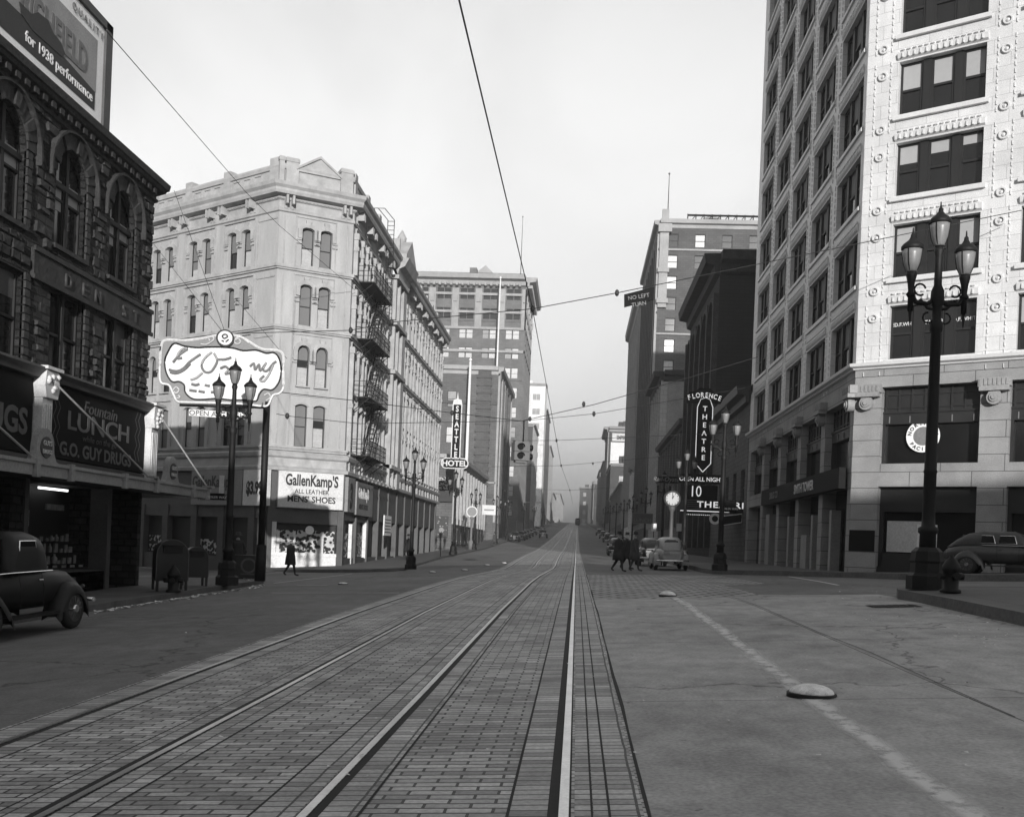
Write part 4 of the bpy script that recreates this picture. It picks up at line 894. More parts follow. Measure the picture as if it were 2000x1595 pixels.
for fac,L,wins in ((WF,WL,wb_),(ST,SLn,sb_)):
    for m in (tt,orn,gt,mul,dk,cap): m.fac=fac
    for z in FZ:
        for a,b in wins:
            o_=.16 if fac is ST else .08
            tt.box(a-.14,b+.14,.0,o_,z-.2,z-.06); tt.box(a-.1,b+.1,-.32,o_*.6,z-.06,z)
            orn.profile(a-.05,b+.05,[(0,z+FH+.06),(o_*.6,z+FH+.12),(o_*.85,z+FH+.3),(.03,z+FH+.36),(.0,z+FH+.4)],True)
            n=int((b-a)/.21)
            for k in range(n):
                s=a+.03+(b-a-.06)*(k+.5)/n; orn.box(s-.05,s+.05,.0,o_*.6,z+FH+.42,z+FH+.48)
                orn.box(s-.022,s+.022,.05,o_*1.05,z+FH+.12,z+FH+.3)
    # beaded pier edges and paterae
    piers=[0]+[(wins[i][1]+wins[i+1][0])/2 for i in range(len(wins)-1)]
    piers=[.62 if fac is ST else None]+piers[1:]
    if fac is ST: piers=[.62]+[(wins[i][1]+wins[i+1][0])/2 for i in range(len(wins)-1)]
    for s in piers:
        if s is None: continue
        for z in FZ:
            if fac is ST:
                for dz in (.42,-1.05+.42):
                    c=fac.p(s,0,z+FH+dz+.2); nrm=fac.n
                    ring=MB(); 
                    for k in range(16):
                        a0,a1=2*math.pi*k/16,2*math.pi*(k+1)/16
                        q=lambda a,r,o:fac.p(s+r*math.cos(a),o,z+FH+dz+.2+r*math.sin(a))
                        orn.quad([q(a0,.19,.0),q(a1,.19,.0),q(a1,.17,.09),q(a0,.17,.09)][::-1]); orn.quad([q(a0,.17,.09),q(a1,.17,.09),q(a1,.12,.09),q(a0,.12,.09)][::-1]); orn.quad([q(a0,.12,.09),q(a1,.12,.09),q(a1,.1,.01),q(a0,.1,.01)][::-1]); orn.quad([q(a0,.06,.05),q(a1,.06,.05),fac.p(s,.08,z+FH+dz+.2)][::-1])
            k=0
            zz_=z-.6
            while zz_<z+FH+.0:
                for x in (s-.3,s+.3):
                    orn.box(x-.012,x+.012,0,.035,zz_,zz_+.17); orn.box(x-.012,x+.03,0,.035,zz_,zz_+.02)
                zz_+=.26
        pass
    if fac is ST: tt.path([(10.7,64.8),D_,(D_[0]+.848*SLn,D_[1]-.53*SLn)],[(0,8.95),(.1,8.97),(.12,9.02),(.26,9.08),(.28,9.2),(.0,9.26)])
    n=5
    for i in range(n):
        a=(.9+4.75*i if fac is WF else 1.05+4.55*i); b=a+(4.0 if fac is WF else 3.55); c0=a-(.72 if fac is WF else .98)
        # ionic pier capitals
        cs=(a-.35) if fac is WF else (a-.52) if i==0 else (a-.5)
        if fac is WF: cs=a+4.0+.37
        if i==0 and fac is ST: cs=.52
        cap.box(cs-.55,cs+.55,0,.3,8.02,8.34); cap.box(cs-.5,cs+.5,0,.36,7.86,8.02)
        for k in range(7): cap.box(cs-.5+k*.15,cs-.42+k*.15,.3,.33,8.06,8.3)
        c=fac.p(cs,.22,7.62); 
        for rr_,o0,o1 in ((.26,.0,.26),(.16,.26,.32),(.08,.32,.37)):
            prm=[(cs+rr_*math.cos(2*math.pi*k/18),7.62+rr_*math.sin(2*math.pi*k/18)) for k in range(18)]; cap.prism(prm,o0,o1)
        cap.box(cs-.2,cs+.2,0,.24,7.6,7.86)
        # bronze transom grille and second storey shop window
        zt=8.25 if fac is ST else 7.95
        gt.box(a,b,-.5,-.38,zt-.95,zt); gt.box(a,b,-.5,-.3,zt-1.42,zt-.98); gt.box(a,b,-.42,-.25,zt-1.0,zt-.93); gt.box(a,b,-.4,-.3,5.2,5.32)
        for k in range(8): 
            s=a+.1+(b-a-.2)*k/7; gt.box(s-.03,s+.03,-.38,-.33,zt-.92,zt-.05)
        gt.box(a,b,-.38,-.34,zt-.3,zt-.25); gt.box(a,b,-.38,-.34,zt-.8,zt-.75); gt.box(a,a+.1,-.5,-.3,5.2,zt-1.4); gt.box(b-.1,b,-.5,-.3,5.2,zt-1.4)
        for k in range(5): 
            s=a+.25+(b-a-.5)*k/4; mul.box(s-.02,s+.02,-.3,-.27,zt-1.38,zt-1.12)
        for z0_,z1_,o0_,o1_ in ((5.1,zt-1.2,-.68,-.5),(0 if fac is WF else .9,4.5,-.72,-.58)):
            dk=MB(fac); dk.box(a-.02,b+.02,o0_,o1_,z0_,z1_); dk.build('shop_glass',MT['glass'],tower)
        if fac is ST:
            gt.box(a,b,-.5,-.35,3.45,4.42); gt.box(a,b,-.5,-.2,1.0,1.32); gt.box(a,a+.15,-.5,-.35,1.3,3.5); gt.box(a,b,-.5,-.35,1.32,1.85)
    if fac is ST: dk=MB(ST); dk.box(.02,1.0,0,.03,1.88,2.7); dk.build('dark_plaque',MT['signblack'],tower)
tt.build('sill_course',MT['terratrim'],tower); orn.build('ornament',MT['terratrim'],tower,merge=False); gt.build('bronze_grille',MT['bronze'],tower); mul.build('transom_light',MT['blind'],tower); cap.build('capital',MT['granitetrim'],tower)
MT['panelwhite']=mat('white_window_backing',.5,.7,.08)
b=MB(ST); b.box(1.3,3.0,-.57,-.55,1.9,3.1); b.build('window_backing',MT['panelwhite'],tower)
rt_=random.Random(4); cnt=0
far_=MB(WF)
for fi,z in enumerate(FZ):
    for bi,(a,b) in enumerate(wb_):
        if z>33 or cnt>=76: far_.box(a,b,-.3,-.27,z,z+FH); continue
        cnt+=1
        bl=[0,rt_.choice([.5,.5,.45,0]),rt_.choice([.5,.5,.5,.35])]
        window(WF,a,b,z,z+FH,0,tower,-.28,3,MT['dwood'],MT['glass'],bl,MT['blind'],mull=.28,fr=.07)
BL={0:[0,0,0],1:[.5,0,.5],2:[.36,.25,.2],3:[.5,.5,.5],4:[0,0,.4]}
for fi,z in enumerate(FZ[:5]):
    for bi,(a,b) in enumerate(sb_[:2]):
        window(ST,a,b,z,z+FH,0,tower,-.34,3,MT['dwood'],MT['glass'],BL[fi] if bi==0 else [.5,.3,0],MT['blindlt'],mull=.3,fr=.085)
for fi,z in enumerate(FZ):
    for bi,(a,b) in enumerate(sb_):
        if not (fi<5 and bi<2): far_.box(a,b,-.48,-.44,z,z+FH)
tag(far_.build('window',MT['glass'],tower),kind='stuff')
mb=MB(WF); mb.lq([(0,0,TOP),(WL,0,TOP),(WL,-22,TOP),(0,-22,TOP)]); mb.build('roof',MT['roof'],tower)
text('lettering','ED.F.WHITE',ST,1.75,10.62,.2,MT['ltpaint'],tower,off=-.29,bold=.015,sx=.95)
text('lettering','TAILOR',ST,2.8,10.62,.2,MT['ltpaint'],tower,off=-.29,bold=.015,sx=1.0)
text('lettering','ED.F.WHITE',ST,3.88,10.62,.2,MT['ltpaint'],tower,off=-.29,bold=.015,sx=.95)
# window lettering and round railway emblem
t=thing('round_emblem',ST.p(2.55,-.4,5.9),'round white ring emblem with dark lettering in the window behind the nearest lamp post','emblem')
b=MB(ST)
def ringp(b,s,z,r0,r1,o,n=32,a0=0,a1=2*math.pi):
    for k in range(n):
        x,y=a0+(a1-a0)*k/n,a0+(a1-a0)*(k+1)/n
        q=lambda a,r:(s+r*math.cos(a),o,z+r*math.sin(a)); b.lq([q(x,r0),q(x,r1),q(y,r1),q(y,r0)])
ringp(b,2.55,6.35,.36,.62,-.36); ringp(b,2.55,6.35,0,.36,-.37); b.m=0
rg=MB(ST); ringp(rg,2.55,6.35,.36,.62,-.355); rg.build('ring',MT['white'],t)
ce=MB(ST); ringp(ce,2.55,6.35,.0,.36,-.356); ce.build('centre',MT['signmid'],t)
for w_,a0,dir_ in (('NORTHERN',math.pi*.93,-1),('PACIFIC',math.pi*1.2,1)):
    n=len(w_)
    for i,c in enumerate(w_):
        a=(a0-i*.79*math.pi/(n-1)*1.09) if dir_<0 else (a0+i*.6*math.pi/(n-1))
        r=.43 if dir_<0 else .555
        text('lettering',c,ST,2.55+r*math.cos(a),6.35+r*math.sin(a),.19,MT['ink'],t,off=-.35,bold=.02,rot=(a-math.pi/2) if dir_<0 else a+math.pi/2)
# street sign band
t=sign_board('tower_sign',WF,7,23.9,4.35,5.2,'black fascia sign with pale TOWER lettering along the street side of the white tower',MT['signblack'],.05,.35)
text('lettering','SMITH TOWER',WF,17.6,4.56,.62,MT['ltpaint'],t,off=.355,bold=.012,sx=.95)
text('lettering','DRUG CO',WF,10.6,4.6,.5,MT['signmid'],t,off=.355,bold=.0,sx=.95)
for s,w_,z0,z1 in ((6.2,1.1,.8,3.9),(12.2,.4,.8,3.6),(15.4,1.2,.6,2.6),(17.4,.35,.6,3.5),(20.8,.35,.8,3.6),(9.4,.4,.8,3.6)): b=MB(WF); b.box(s,s+w_,-.5,-.1,z0,z1); b.build('entrance_post',MT['granitetrim'],tower)
# ================================================================ other blocks up the street
def brickb(name,v,bw=.8,bh=.3,var=.12): return brickmat(name,v,v*.55,bw,bh,.02,rough=.9,var=var,amt=.2,scale=.25,bump=.1,dist=.02)
MT['brick1']=brickb('brown_brick',.13); MT['brick2']=brickb('red_brick',.11); MT['brick3']=brickb('sooty_brick',.02); MT['whiteb']=brickb('white_glazed_brick',.75,1.6,.5,.04); MT['creamb']=brickb('cream_brick',.4,1.4,.6,.06); MT['greyb']=brickb('grey_brick',.1)
MT['brick4']=brickb('tan_brick',.17)
MT['stonelt']=mat('pale_stone_trim',.36,.8,.15,.5); MT['winlt']=mat('pale_window',.55,.3,.2,.3); MT['winmid']=mat('mid_tone_window',.27,.3,.3,.3)  # pale and mid pane tones put into the base colour
def block(name,label,side,y0,y1,top,m,wm,X=None,depth=30,fl=3.6,bay=3.6,ww=1.4,wh=2.0,cornice=(.8,.9),trim=None,south=True,bot=0,pair=False,front=True,wall_dark=None,cat='building',z_first=4.5,swin=True,cap_=100,skip=None):
    """a rectangular block on one side of the street: front towards the street, flank towards the camera"""
    X=X if X is not None else (-14.2 if side<0 else 10.7); trim=trim or MT['stonelt']; g=gz(X,y0)-1
    t=thing(name,(X,y0,g),label,cat)
    FR=Fac((X,y0),(0,1)) if side<0 else Fac((X,y1),(0,-1)); L=y1-y0
    SO=Fac((X-depth,y0),(1,0)) if side<0 else Fac((X,y0),(1,0))
    mb=MB(FR); fo=[];so_=[]
    nz=int((top-1.2-g-z_first)/fl); zs=[g+z_first+(top-1.2-g-z_first)*(i)/max(1,nz)+.5 for i in range(nz)]
    nb=max(1,int(L/bay)); nbs=max(1,int(depth/bay))
    for z in zs:
        if front:
            for i in range(nb): c=(i+.5)*L/nb; fo.append((c-ww/2,c+ww/2,z,z+wh))
        if south and swin:
            for i in range(nbs):
                c=(i+.5)*depth/nbs
                if skip and skip(i,z): continue
                if pair: so_+= [(c-ww-.08,c-.08,z,z+wh),(c+.08,c+ww+.08,z,z+wh)]
                else: so_.append((c-ww/2,c+ww/2,z,z+wh))
    wall(mb,0,L,g,top,fo,.3); mb.fac=SO; wall(mb,0,depth,g,top,so_,.3)
    if y0>95:      # string courses, a parapet and roof clutter
        rr_=random.Random(int(y0)); bc=MB(FR)
        for f_,l in ((FR,L),(SO,depth)):
            bc.fac=f_
            if f_ is SO and not swin: continue
            for z in zs[1::rr_.choice((2,3,4))]: bc.box(0,l,0,.18,z-.55,z-.3)
            if f_ is FR:
                for i in range(nb+1): bc.box(max(0,i*L/nb-.3),min(L,i*L/nb+.3),0,.35,g+4,top-1)
        bc.build('belt_course',trim if rr_.random()<.5 else m,t)
        for i in range(rr_.randint(1,3)):
            rc=MB(SO); x=rr_.uniform(.1,.6)*depth; w_=rr_.uniform(1.5,4.5); rc.box(x,x+w_,-rr_.uniform(6,9),-rr_.uniform(2,4),top-.1,top+rr_.uniform(1.2,3.2)); rc.build('roof_house',m,t)
    back=MB(FR); back.box(0,L,-depth,-.8,g,top-.3) if False else None
    mb.fac=W0; xa,xb=(X-depth,X) if side<0 else (X,X+depth)
    mb.quad([(xa,y0,top-.05),(xb,y0,top-.05),(xb,y1,top-.05),(xa,y1,top-.05)]); mb.quad([(xa,y1,g),(xb,y1,g),(xb,y1,top),(xa,y1,top)][::-1])
    mb.build('wall',m,t)
    if cornice:
        cb=MB(FR); o,h=cornice
        for f_,l in ((FR,L),(SO,depth)): cb.fac=f_; cb.profile(-.0,l,[(0,top-h),(o*.3,top-h*.9),(o*.35,top-h*.5),(o*.9,top-h*.4),(o,top+.1),(0,top+.15)] if f_ is FR or south!='plain' else [(0,top-.2),(.1,top-.2),(.1,top+.1),(0,top+.1)])
        cb.build('cornice',trim,t)
    # windows: shared mesh copies, the nearest ones first
    W=[('s',)+w for w in so_]+[('f',)+w for w in (fo if side<0 or True else fo)]
    rest=MB(FR); r_=random.Random(hash(label)%1000 if 0 else len(label))
    for i,(k,a,b,c,d) in enumerate(W):
        fc=SO if k=='s' else FR
        if i<cap_: window(fc,a,b,c,d,0,t,-.25,1,trim if trim is not MT['stonelt'] else MT['dwood'],wm if not isinstance(wm,list) else r_.choice(wm),0,None,fr=.07)
        else: rest.fac=fc; rest.box(a,b,-.27,-.25,c,d)
    if rest.v: tag(rest.build('window',MT['glass'],t),kind='stuff')
    t['_y0']=y0
    return t,FR,SO
# --- left side beyond the hotel
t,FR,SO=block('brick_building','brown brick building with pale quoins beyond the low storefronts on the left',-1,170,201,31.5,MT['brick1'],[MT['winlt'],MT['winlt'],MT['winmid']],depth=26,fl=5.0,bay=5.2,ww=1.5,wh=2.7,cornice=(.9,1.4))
b=MB(SO); b.box(22.6,24.8,0,.4,0,31.4); b.box(0,26,0,.2,25.2,25.7); b.box(0,26,0,.2,9.5,10.1); 
for i in range(24): b.box(22.4,25,.4,.55,i*1.3+1,i*1.3+1.6)
b.build('quoin_pier',MT['greyb'],t)
b=MB(FR)
for s in range(4): b.box(s*8-.2+.4,s*8+.9,0,.5,2,31)
b.build('pier',MT['brick1'],t)
t,FR,SO=block('brick_tower','tall brick office tower with ornate pale upper storeys on the left side of the street',-1,237,266,64.6,MT['brick4'],[MT['winlt'],MT['winlt'],MT['winlt'],MT['winmid']],depth=27.5,fl=4.3,bay=5.4,ww=1.55,wh=2.5,pair=True,cornice=(2.6,2.2),trim=MT['stonelt'],cap_=100)
b=MB(SO)
for f_,l in ((SO,27.5),(FR,29)):
    b.fac=f_
    for z in (46.8,52.2,60.2,56.0): b.box(0,l,.0,.35,z,z+.55)
    for i in range(int(l/1.35)): b.box(i*1.35+.3,i*1.35+.8,.3,1.6,62.2,62.9)
    for i in range(6):
        x=i*l/5; b.box(max(0,x-.8),min(l,x+.8),0,.3,52.4,61.8); b.box(max(0,x-.5),min(l,x+.5),.3,.6,58.6,60.2)
b.build('upper_ornament',MT['stonelt'],t)
b=MB(SO); b.box(11.5,14.5,-12,-8,64.6,67.5); b.box(16,19,-9,-6,64.6,66.8); b.prism([(14.5,66.8),(19.5,66.8),(17.2,69.0)],-9,-6); b.build('roof_house',MT['stonelt'],t)
b=MB(SO); b.box(.0,27,-.6,-.55,65.6,65.68)
for i in range(10): b.box(i*3,i*3+.06,-.6,-.54,64.6,65.7)
b.build('roof_rail',MT['iron'],t)
for (x,y0,x1,y1,Y,r,l) in ((977,545,970,735,232,.35,'thin white flagpole rising before the tall brick tower'),(921,706,911,905,165,.42,'tall white pole in front of the brown brick building')):
    p0=atY(x1,y1,Y); p1=atY(x,y0,Y); t=thing('flagpole',(p0.x,p0.y,4),l,'pole'); b=MB(); b.tube([(p0.x,p0.y,4),(p0.x,p0.y,p1.z)],r*.8,8,r2=r*.45); b.build('pole',MT['white'],t); b=MB(); b.lathe([(.1,0),(.3,.3),(.1,.6)],(p0.x,p0.y,p1.z),8); b.build('finial',MT['white'],t)
t,FR,SO=block('low_shops','low storefront row with pale windows behind the vertical hotel sign',-1,114,152,11.5,MT['brick1'],[MT['winmid'],MT['glass']],depth=16,fl=4,bay=3.2,ww=1.4,wh=2.2,cornice=(.7,.8),z_first=6.0)
b=MB(SO); b.box(0,16,.0,.5,6.2,7.4); b.build('fascia_panel',MT['darkpaint'],t); b=MB(SO); b.box(10.6,15.6,.1,.3,2.2,4.6); b.build('shop_window',MT['goods'],t)
b=MB(FR); 
for i in range(9): b.box(i*4.2+.4,i*4.2+3.9,.02,.12,1.4,4.4)
b.build('shop_front',MT['goods'],t)
b=MB(SO); b.box(10.2,15.8,.02,.12,7.6,9.0); b.build('ornate_panel',MT['shoes'],t)
MT['whiteb2']=brickb('bright_white_brick',.9,1.6,.5,.03)
block('white_tower','bright white office tower standing beyond the brick tower',-1,390,398,64.5,MT['whiteb2'],[MT['winmid']],depth=20,fl=5.2,bay=6,ww=1.3,wh=2.2,cornice=(.6,1),pair=True)
block('dark_block','dark building with tall ribs between the brick tower and the street trees of lamps',-1,300,330,38,MT['greyb'],[MT['glass']],depth=15,fl=4.4,bay=4,ww=1.6,wh=2.8)
block('ribbed_block','grey stepped block right of the white tower on the left side of the street',-1,405,450,57,MT['greyb'],[MT['winmid']],depth=15,fl=5,bay=5,ww=1.6,wh=2.8,cap_=60)
block('ribbed_block','dark narrow block with a finialed top at the edge of the sky gap',-1,470,530,49,MT['greyb'],[MT['winmid']],depth=15,fl=5,bay=6,ww=1.6,wh=2.8,cap_=60)
block('far_block','low hazy block below the finialed one, left of the gap',-1,560,640,32,MT['greyb'],[MT['winmid']],depth=15,fl=5,bay=8,ww=2,wh=2.8,cap_=40)
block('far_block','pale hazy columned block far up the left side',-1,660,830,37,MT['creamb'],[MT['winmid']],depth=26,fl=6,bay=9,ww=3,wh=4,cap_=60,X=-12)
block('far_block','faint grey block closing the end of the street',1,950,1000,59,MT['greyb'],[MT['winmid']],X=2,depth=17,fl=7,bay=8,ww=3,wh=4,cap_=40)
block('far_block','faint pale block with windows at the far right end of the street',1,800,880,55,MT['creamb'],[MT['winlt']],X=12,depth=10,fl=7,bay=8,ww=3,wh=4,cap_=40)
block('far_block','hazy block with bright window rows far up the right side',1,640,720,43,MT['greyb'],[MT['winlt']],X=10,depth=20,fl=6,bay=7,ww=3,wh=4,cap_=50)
# --- right side beyond the tower
t,FR,SO=block('theatre_building','low dark building behind the theatre signs beside the white tower',1,65,82,12.2,MT['brick2'],[MT['glass'],MT['winlt']],depth=14,fl=3.6,bay=3.4,ww=1.5,wh=2.2,cornice=(.9,1.0),trim=MT['bronze'])
t,FR,SO=block('arched_building','sooty black building with tall arched bays beyond the theatre',1,82,103,25.6,MT['brick3'],[MT['glass']],depth=20,fl=4,bay=4,ww=1.6,wh=2.3,cornice=(1.3,1.6),trim=MT['dstone'],swin=False)
b=MB(FR)
for i in range(6): b.box(i*4.1,i*4.1+.6,0,.45,2,22.5)
for i in range(5): arc_band(b,i*4.1+.6,i*4.1+4.1,22.3,1.75,.25,0,.4,12)
b.build('arch_pier',MT['dstone'],t)
b=MB(SO); 
for i in range(20): b.box(3.4+.1*(i%2),4.2+.1*(i%2),0,.3,i*1.2+1,i*1.2+1.7)
b.build('quoin_pier',MT['dstone'],t)
block('low_hotel','low dark building with fire escape between the arched one and the light flank',1,103,134,15,MT['brick2'],[MT['glass']],depth=14,fl=3.6,bay=3.4,ww=1.4,wh=2.0,cornice=(.8,.9),trim=MT['dstone'])
t,FR,SO=block('plain_flank_building','narrow building showing a blank pale plastered flank wall',1,134,152,25.2,MT['stonelt'] if 0 else MT['creamb'],[MT['glass']],depth=12,fl=4,bay=3.4,ww=1.4,wh=2.1,cornice=(1.4,1.2),trim=MT['dstone'],swin=False)
MT['plaster']=mat('stained_plaster',.27,.9,.3,.25,.1); b=MB(SO); b.box(.6,12,.0,.12,9,25.1); b.build('plaster_flank',MT['plaster'],t)
t,FR,SO=block('brick_hotel','tall dark brick hotel with pale corner stonework and rows of sash windows on the right',1,152,187,51,MT['brick2'],[MT['winmid'],MT['winmid'],MT['winlt'],MT['glass'],MT['glass']],depth=24,fl=3.15,bay=3.7,ww=1.5,wh=1.95,cornice=(.9,1.2),cap_=100)
b=MB(SO); b.box(-.0,1.3,.0,.4,38,50); b.box(-.3,1.7,.0,.8,49.2,50.4); b.box(-.2,1.5,0,.7,43.2,43.9); b.box(-.2,1.5,0,.7,38.6,39.3); b.box(.2,1.2,.0,.6,50.4,52.6); b.build('corner_stonework',MT['stonelt'],t)
b=MB(FR)
for i in range(9): b.box(i*4.2-.1 if i else 0,i*4.2+.8,0,.5,6,48)
b.build('pier',MT['brick2'],t)
tk=thing('roof_tank',(19,158,51),'squat round water tank on the roof of the tall brick hotel','water tank'); b=MB(); b.lathe([(2.1,51.2),(2.1,53.4),(1.4,54),(.1,54.6)],(19.2,160,0),20); b.build('tank',MT['stonelt'],tk)
tk=thing('roof_sign_frame',(20,158,51),'skeleton sign frame along the roof of the tall brick hotel','sign frame'); b=MB()
for z in (52,53.6): b.tube([(15.2,157,z),(29,157,z)],.16,4)
for i in range(12): b.tube([(15.2+i*1.25,157,51),(15.2+i*1.25,157,53.8)],.08,4); b.tube([(15.2+i*1.25,157,52),(16.4+i*1.25,157,53.6)],.06,4)
b.build('lattice',MT['iron'],tk)
block('white_banded_building','white banded building rising behind the tall brick hotel',1,197,237,51.5,MT['whiteb'],[MT['winmid']],depth=14,fl=4.4,bay=4.4,ww=1.3,wh=2.2,cornice=(1.2,3.0),trim=MT['stonelt'],swin=False,cap_=60)
block('banded_shops','low white banded building with sloping cornice line beyond the hotel',1,188,196.5,17,MT['whiteb'],[MT['glass']],X=10.2,depth=10,fl=4,bay=4,ww=1.5,wh=2,swin=False)
block('dark_row','dark low row of shops running up the right side',1,245,330,18,MT['greyb'],[MT['glass']],depth=12,fl=4.4,bay=6,ww=2,wh=2.2,cap_=30)
t,FR,SO=block('white_wall_building','building with a blank bright white flank wall and rooftop letter sign',1,380,418,47.5,MT['greyb'],[MT['winmid']],depth=18,fl=5,bay=6,ww=2,wh=2.6,swin=False,cap_=40,cornice=(2,2))
b=MB(SO); b.box(.8,18,0,.15,12,46.5); b.build('white_flank',MT['white'],t)
tk=sign_board('roof_letter_sign',SO,1.2,14,42.2,45.2,'pale rooftop sign with dark EMPIRE lettering on the white flank',MT['ltpaint'],.2,.5,frame=(MT['skirt'],.3)); text('lettering','EMPIRE BUILDING',SO,7.6,42.9,1.9,MT['ink'],tk,off=.52,bold=.05,sx=.62)
block('dark_row','dark block with a blade sign below the white flank on the right',1,335,378,30,MT['greyb'],[MT['winmid']],depth=14,fl=4.6,bay=6,ww=2,wh=2.6,cap_=40)
block('far_block','narrow hazy building with bright windows up the right side',1,500,560,41,MT['creamb'],[MT['winlt']],depth=12,fl=5,bay=6,ww=2,wh=3,cap_=60)
block('far_block','dim hazy block just past the white flank building',1,430,490,39,MT['greyb'],[MT['winmid']],depth=12,fl=5,bay=6,ww=2,wh=3,cap_=40)
# the block south of the square, behind the camera: it throws the shade the street lies in
ct=thing('warehouse_block',(0,-45,-1),'flat roofed warehouse block across the square behind the viewer','building')
b=MB(); b.box(-70,-14,42,70,-4,18.5); b.box(-14,9,42,70,-4,17.0); b.box(9,80,42,70,-4,18.8); b.build('wall',MT['brick1'],ct)
b=MB(); 
for i in range(28):
    for z in (1,5,9,13): b.box(-66+i*5,-64+i*5,41.95,42.0,z,z+2.4)
tag(b.build('window',MT['glass'],ct),kind='stuff')
# ================================================================ street lamps
def lamp_proto():
    t=thing('street_lamp',(0,0,0),'x','street lamp','three lantern cast iron street lamps'); H=7.2
    b=MB(); b.lathe([(.36,0),(.36,.26),(.3,.32),(.29,.5),(.31,.54),(.28,.72),(.2,.8)],n=8,smooth=False); b.build('base',MT['iron'],t)
    b=MB(); b.lathe([(.155,.76),(.15,1.05),(.185,1.08),(.185,1.16),(.13,1.2),(.12,1.35),(.115,2.2),(.13,2.23),(.115,2.27),(.095,4.85),(.12,4.9),(.125,5.02),(.085,5.08),(.09,5.35),(.13,5.45),(.12,5.65),(.075,5.75),(.065,6.3),(.095,6.4),(.07,6.5)],n=14); b.build('post',MT['iron'],t)
    b=MB()
    for s in (-1,1):
        b.tube([(0,0,5.52),(s*.2,0,5.4),(s*.42,0,5.42),(s*.52,0,5.6)],.045,6); b.tube([(0,0,5.3),(s*.18,0,5.32),(s*.34,0,5.48)],.03,5)
        b.tube([(s*.52,0,4.98),(s*.52,0,5.25)],.008,6,r2=.04); b.tube([(s*.52,0,5.25),(s*.52,0,5.92)],.055,8)
        b.lathe([(.05,5.5),(.09,5.56),(.05,5.62),(.07,5.8),(.1,5.92),(.1,5.98)],(s*.52,0,0),10)
        b.tube([(s*(.34+.11*math.cos(a)),0,5.66+.11*math.sin(a)) for a in lin(-2.2,2.9,10)],.02,4)
        b.tube([(s*(.17+.1*math.cos(a)),0,5.14+.1*math.sin(a)) for a in lin(1.6,-2.6,8)],.018,4)
    b.build('arms',MT['iron'],t)
    for x,z in ((-.52,5.98),(.52,5.98),(0,6.5)):
        b=MB(); b.lathe([(.09,0),(.105,.03),(.15,.16),(.178,.33),(.185,.42)],(x,0,z),12); l=b.build('lantern_glass',MT['glassdim'],t)
        b=MB(); b.lathe([(.18,.41),(.208,.43),(.208,.48),(.16,.54),(.08,.6),(.045,.66),(.04,.71),(.018,.74),(.01,.84)],(x,0,z),12)
        for k in range(4):
            a=math.pi/4+k*math.pi/2; b.tube([(x+r*math.cos(a),r*math.sin(a),z+h) for r,h in ((.1,.02),(.158,.16),(.186,.33),(.192,.42))],.01,3)
        b.build('lantern_cap',MT['iron'],t)
    return t
LP=lamp_proto(); first=True
def lamp(px,py,hpx,label,dz=.15,X=None,rz=0):
    global first
    q=atG(px,py,dz) if X is None else None
    if X is not None:
        y=X[1]; q=Vector((X[0],y,gz(X[0],y)+dz))
    s=(hpx*q.y/F/7.34) if hpx else .95
    o=LP if first else copy_tree(LP); first=False
    place(o,q,rz,s,label); return o
lamp(1808,1151,741,'nearest street lamp, huge on the right corner before the white facade',.2,rz=.12)
lamp(443,1142,452,'street lamp before the oval sign at the drugstore corner')
lamp(1405,1114,322,'street lamp by the theatre marquee at the right corner beyond the crossing',.2)
lamp(802,1111,242,'street lamp on the curved kerb corner below the hotel front')
lamp(885,1083,168,'street lamp under the vertical hotel sign')
for i,(Y,l) in enumerate([(112,'lamp just right of the vertical hotel sign, behind the round post sign'),(142,'fourth street lamp up the left kerb, bright lanterns before the dark wall'),(165,'fifth street lamp up the left kerb, last with clear lanterns'),(215,'sixth street lamp up the left kerb'),(265,'seventh lamp up the left kerb, tiny'),(330,'farthest lamp told apart on the left kerb')]):
    lamp(0,0,None,l,.15,(-11.35,Y))
for i,(Y,l) in enumerate([(62,'second lamp up the right kerb, by the post clock'),(82,'third lamp up the right kerb, dim lanterns left of the clock'),(106,'fourth lamp up the right kerb'),(130,'fifth lamp up the right kerb'),(155,'sixth lamp up the right kerb'),(185,'seventh lamp up the right kerb'),(220,'eighth lamp up the right kerb'),(260,'farthest lamp told apart on the right kerb')]):
    lamp(0,0,None,l,.2,(6.55 if Y<70 else 6.9 if Y<100 else 7.1,Y))
# ================================================================ ornate oval sign at the drugstore corner
OS=Fac((-12.3,33.9),(.96,.28))
def sp(px,py): return OS.at(px,py)
t=thing('ornate_sign',OS.p(0,0,8),'ornate scrolled white electric sign on a black post with script lettering','sign')
def smooth(P,n=5,closed=True):
    out=[]; N=len(P)
    for i in range(N):
        p0,p1,p2,p3=[Vector(P[(i+k)%N]) for k in (-1,0,1,2)]
        for j in range(n):
            u=j/n; out.append(tuple(.5*((2*p1)+(-p0+p2)*u+(2*p0-5*p1+4*p2-p3)*u*u+(-p0+3*p1-3*p2+p3)*u**3)))
    return out
outer=[(316,672),(326,664),(360,665),(395,661),(425,655),(460,655),(480,663),(510,681),(540,684),(553,693),(553,725),(553,757),(545,768),(533,772),(524,790),(512,793),(480,789),(440,787),(400,786),(360,785),(346,783),(338,768),(330,752),(316,748),(312,735),(313,700)]
inner=[(340,671),(360,676),(385,679),(405,678),(430,678),(455,680),(475,685),(500,684),(520,690),(535,689),(545,700),(549,722),(545,745),(532,761),(515,760),(506,770),(500,783),(480,781),(450,781),(425,778),(395,780),(375,778),(362,766),(360,752),(350,745),(336,745),(325,728),(322,705),(328,688)]
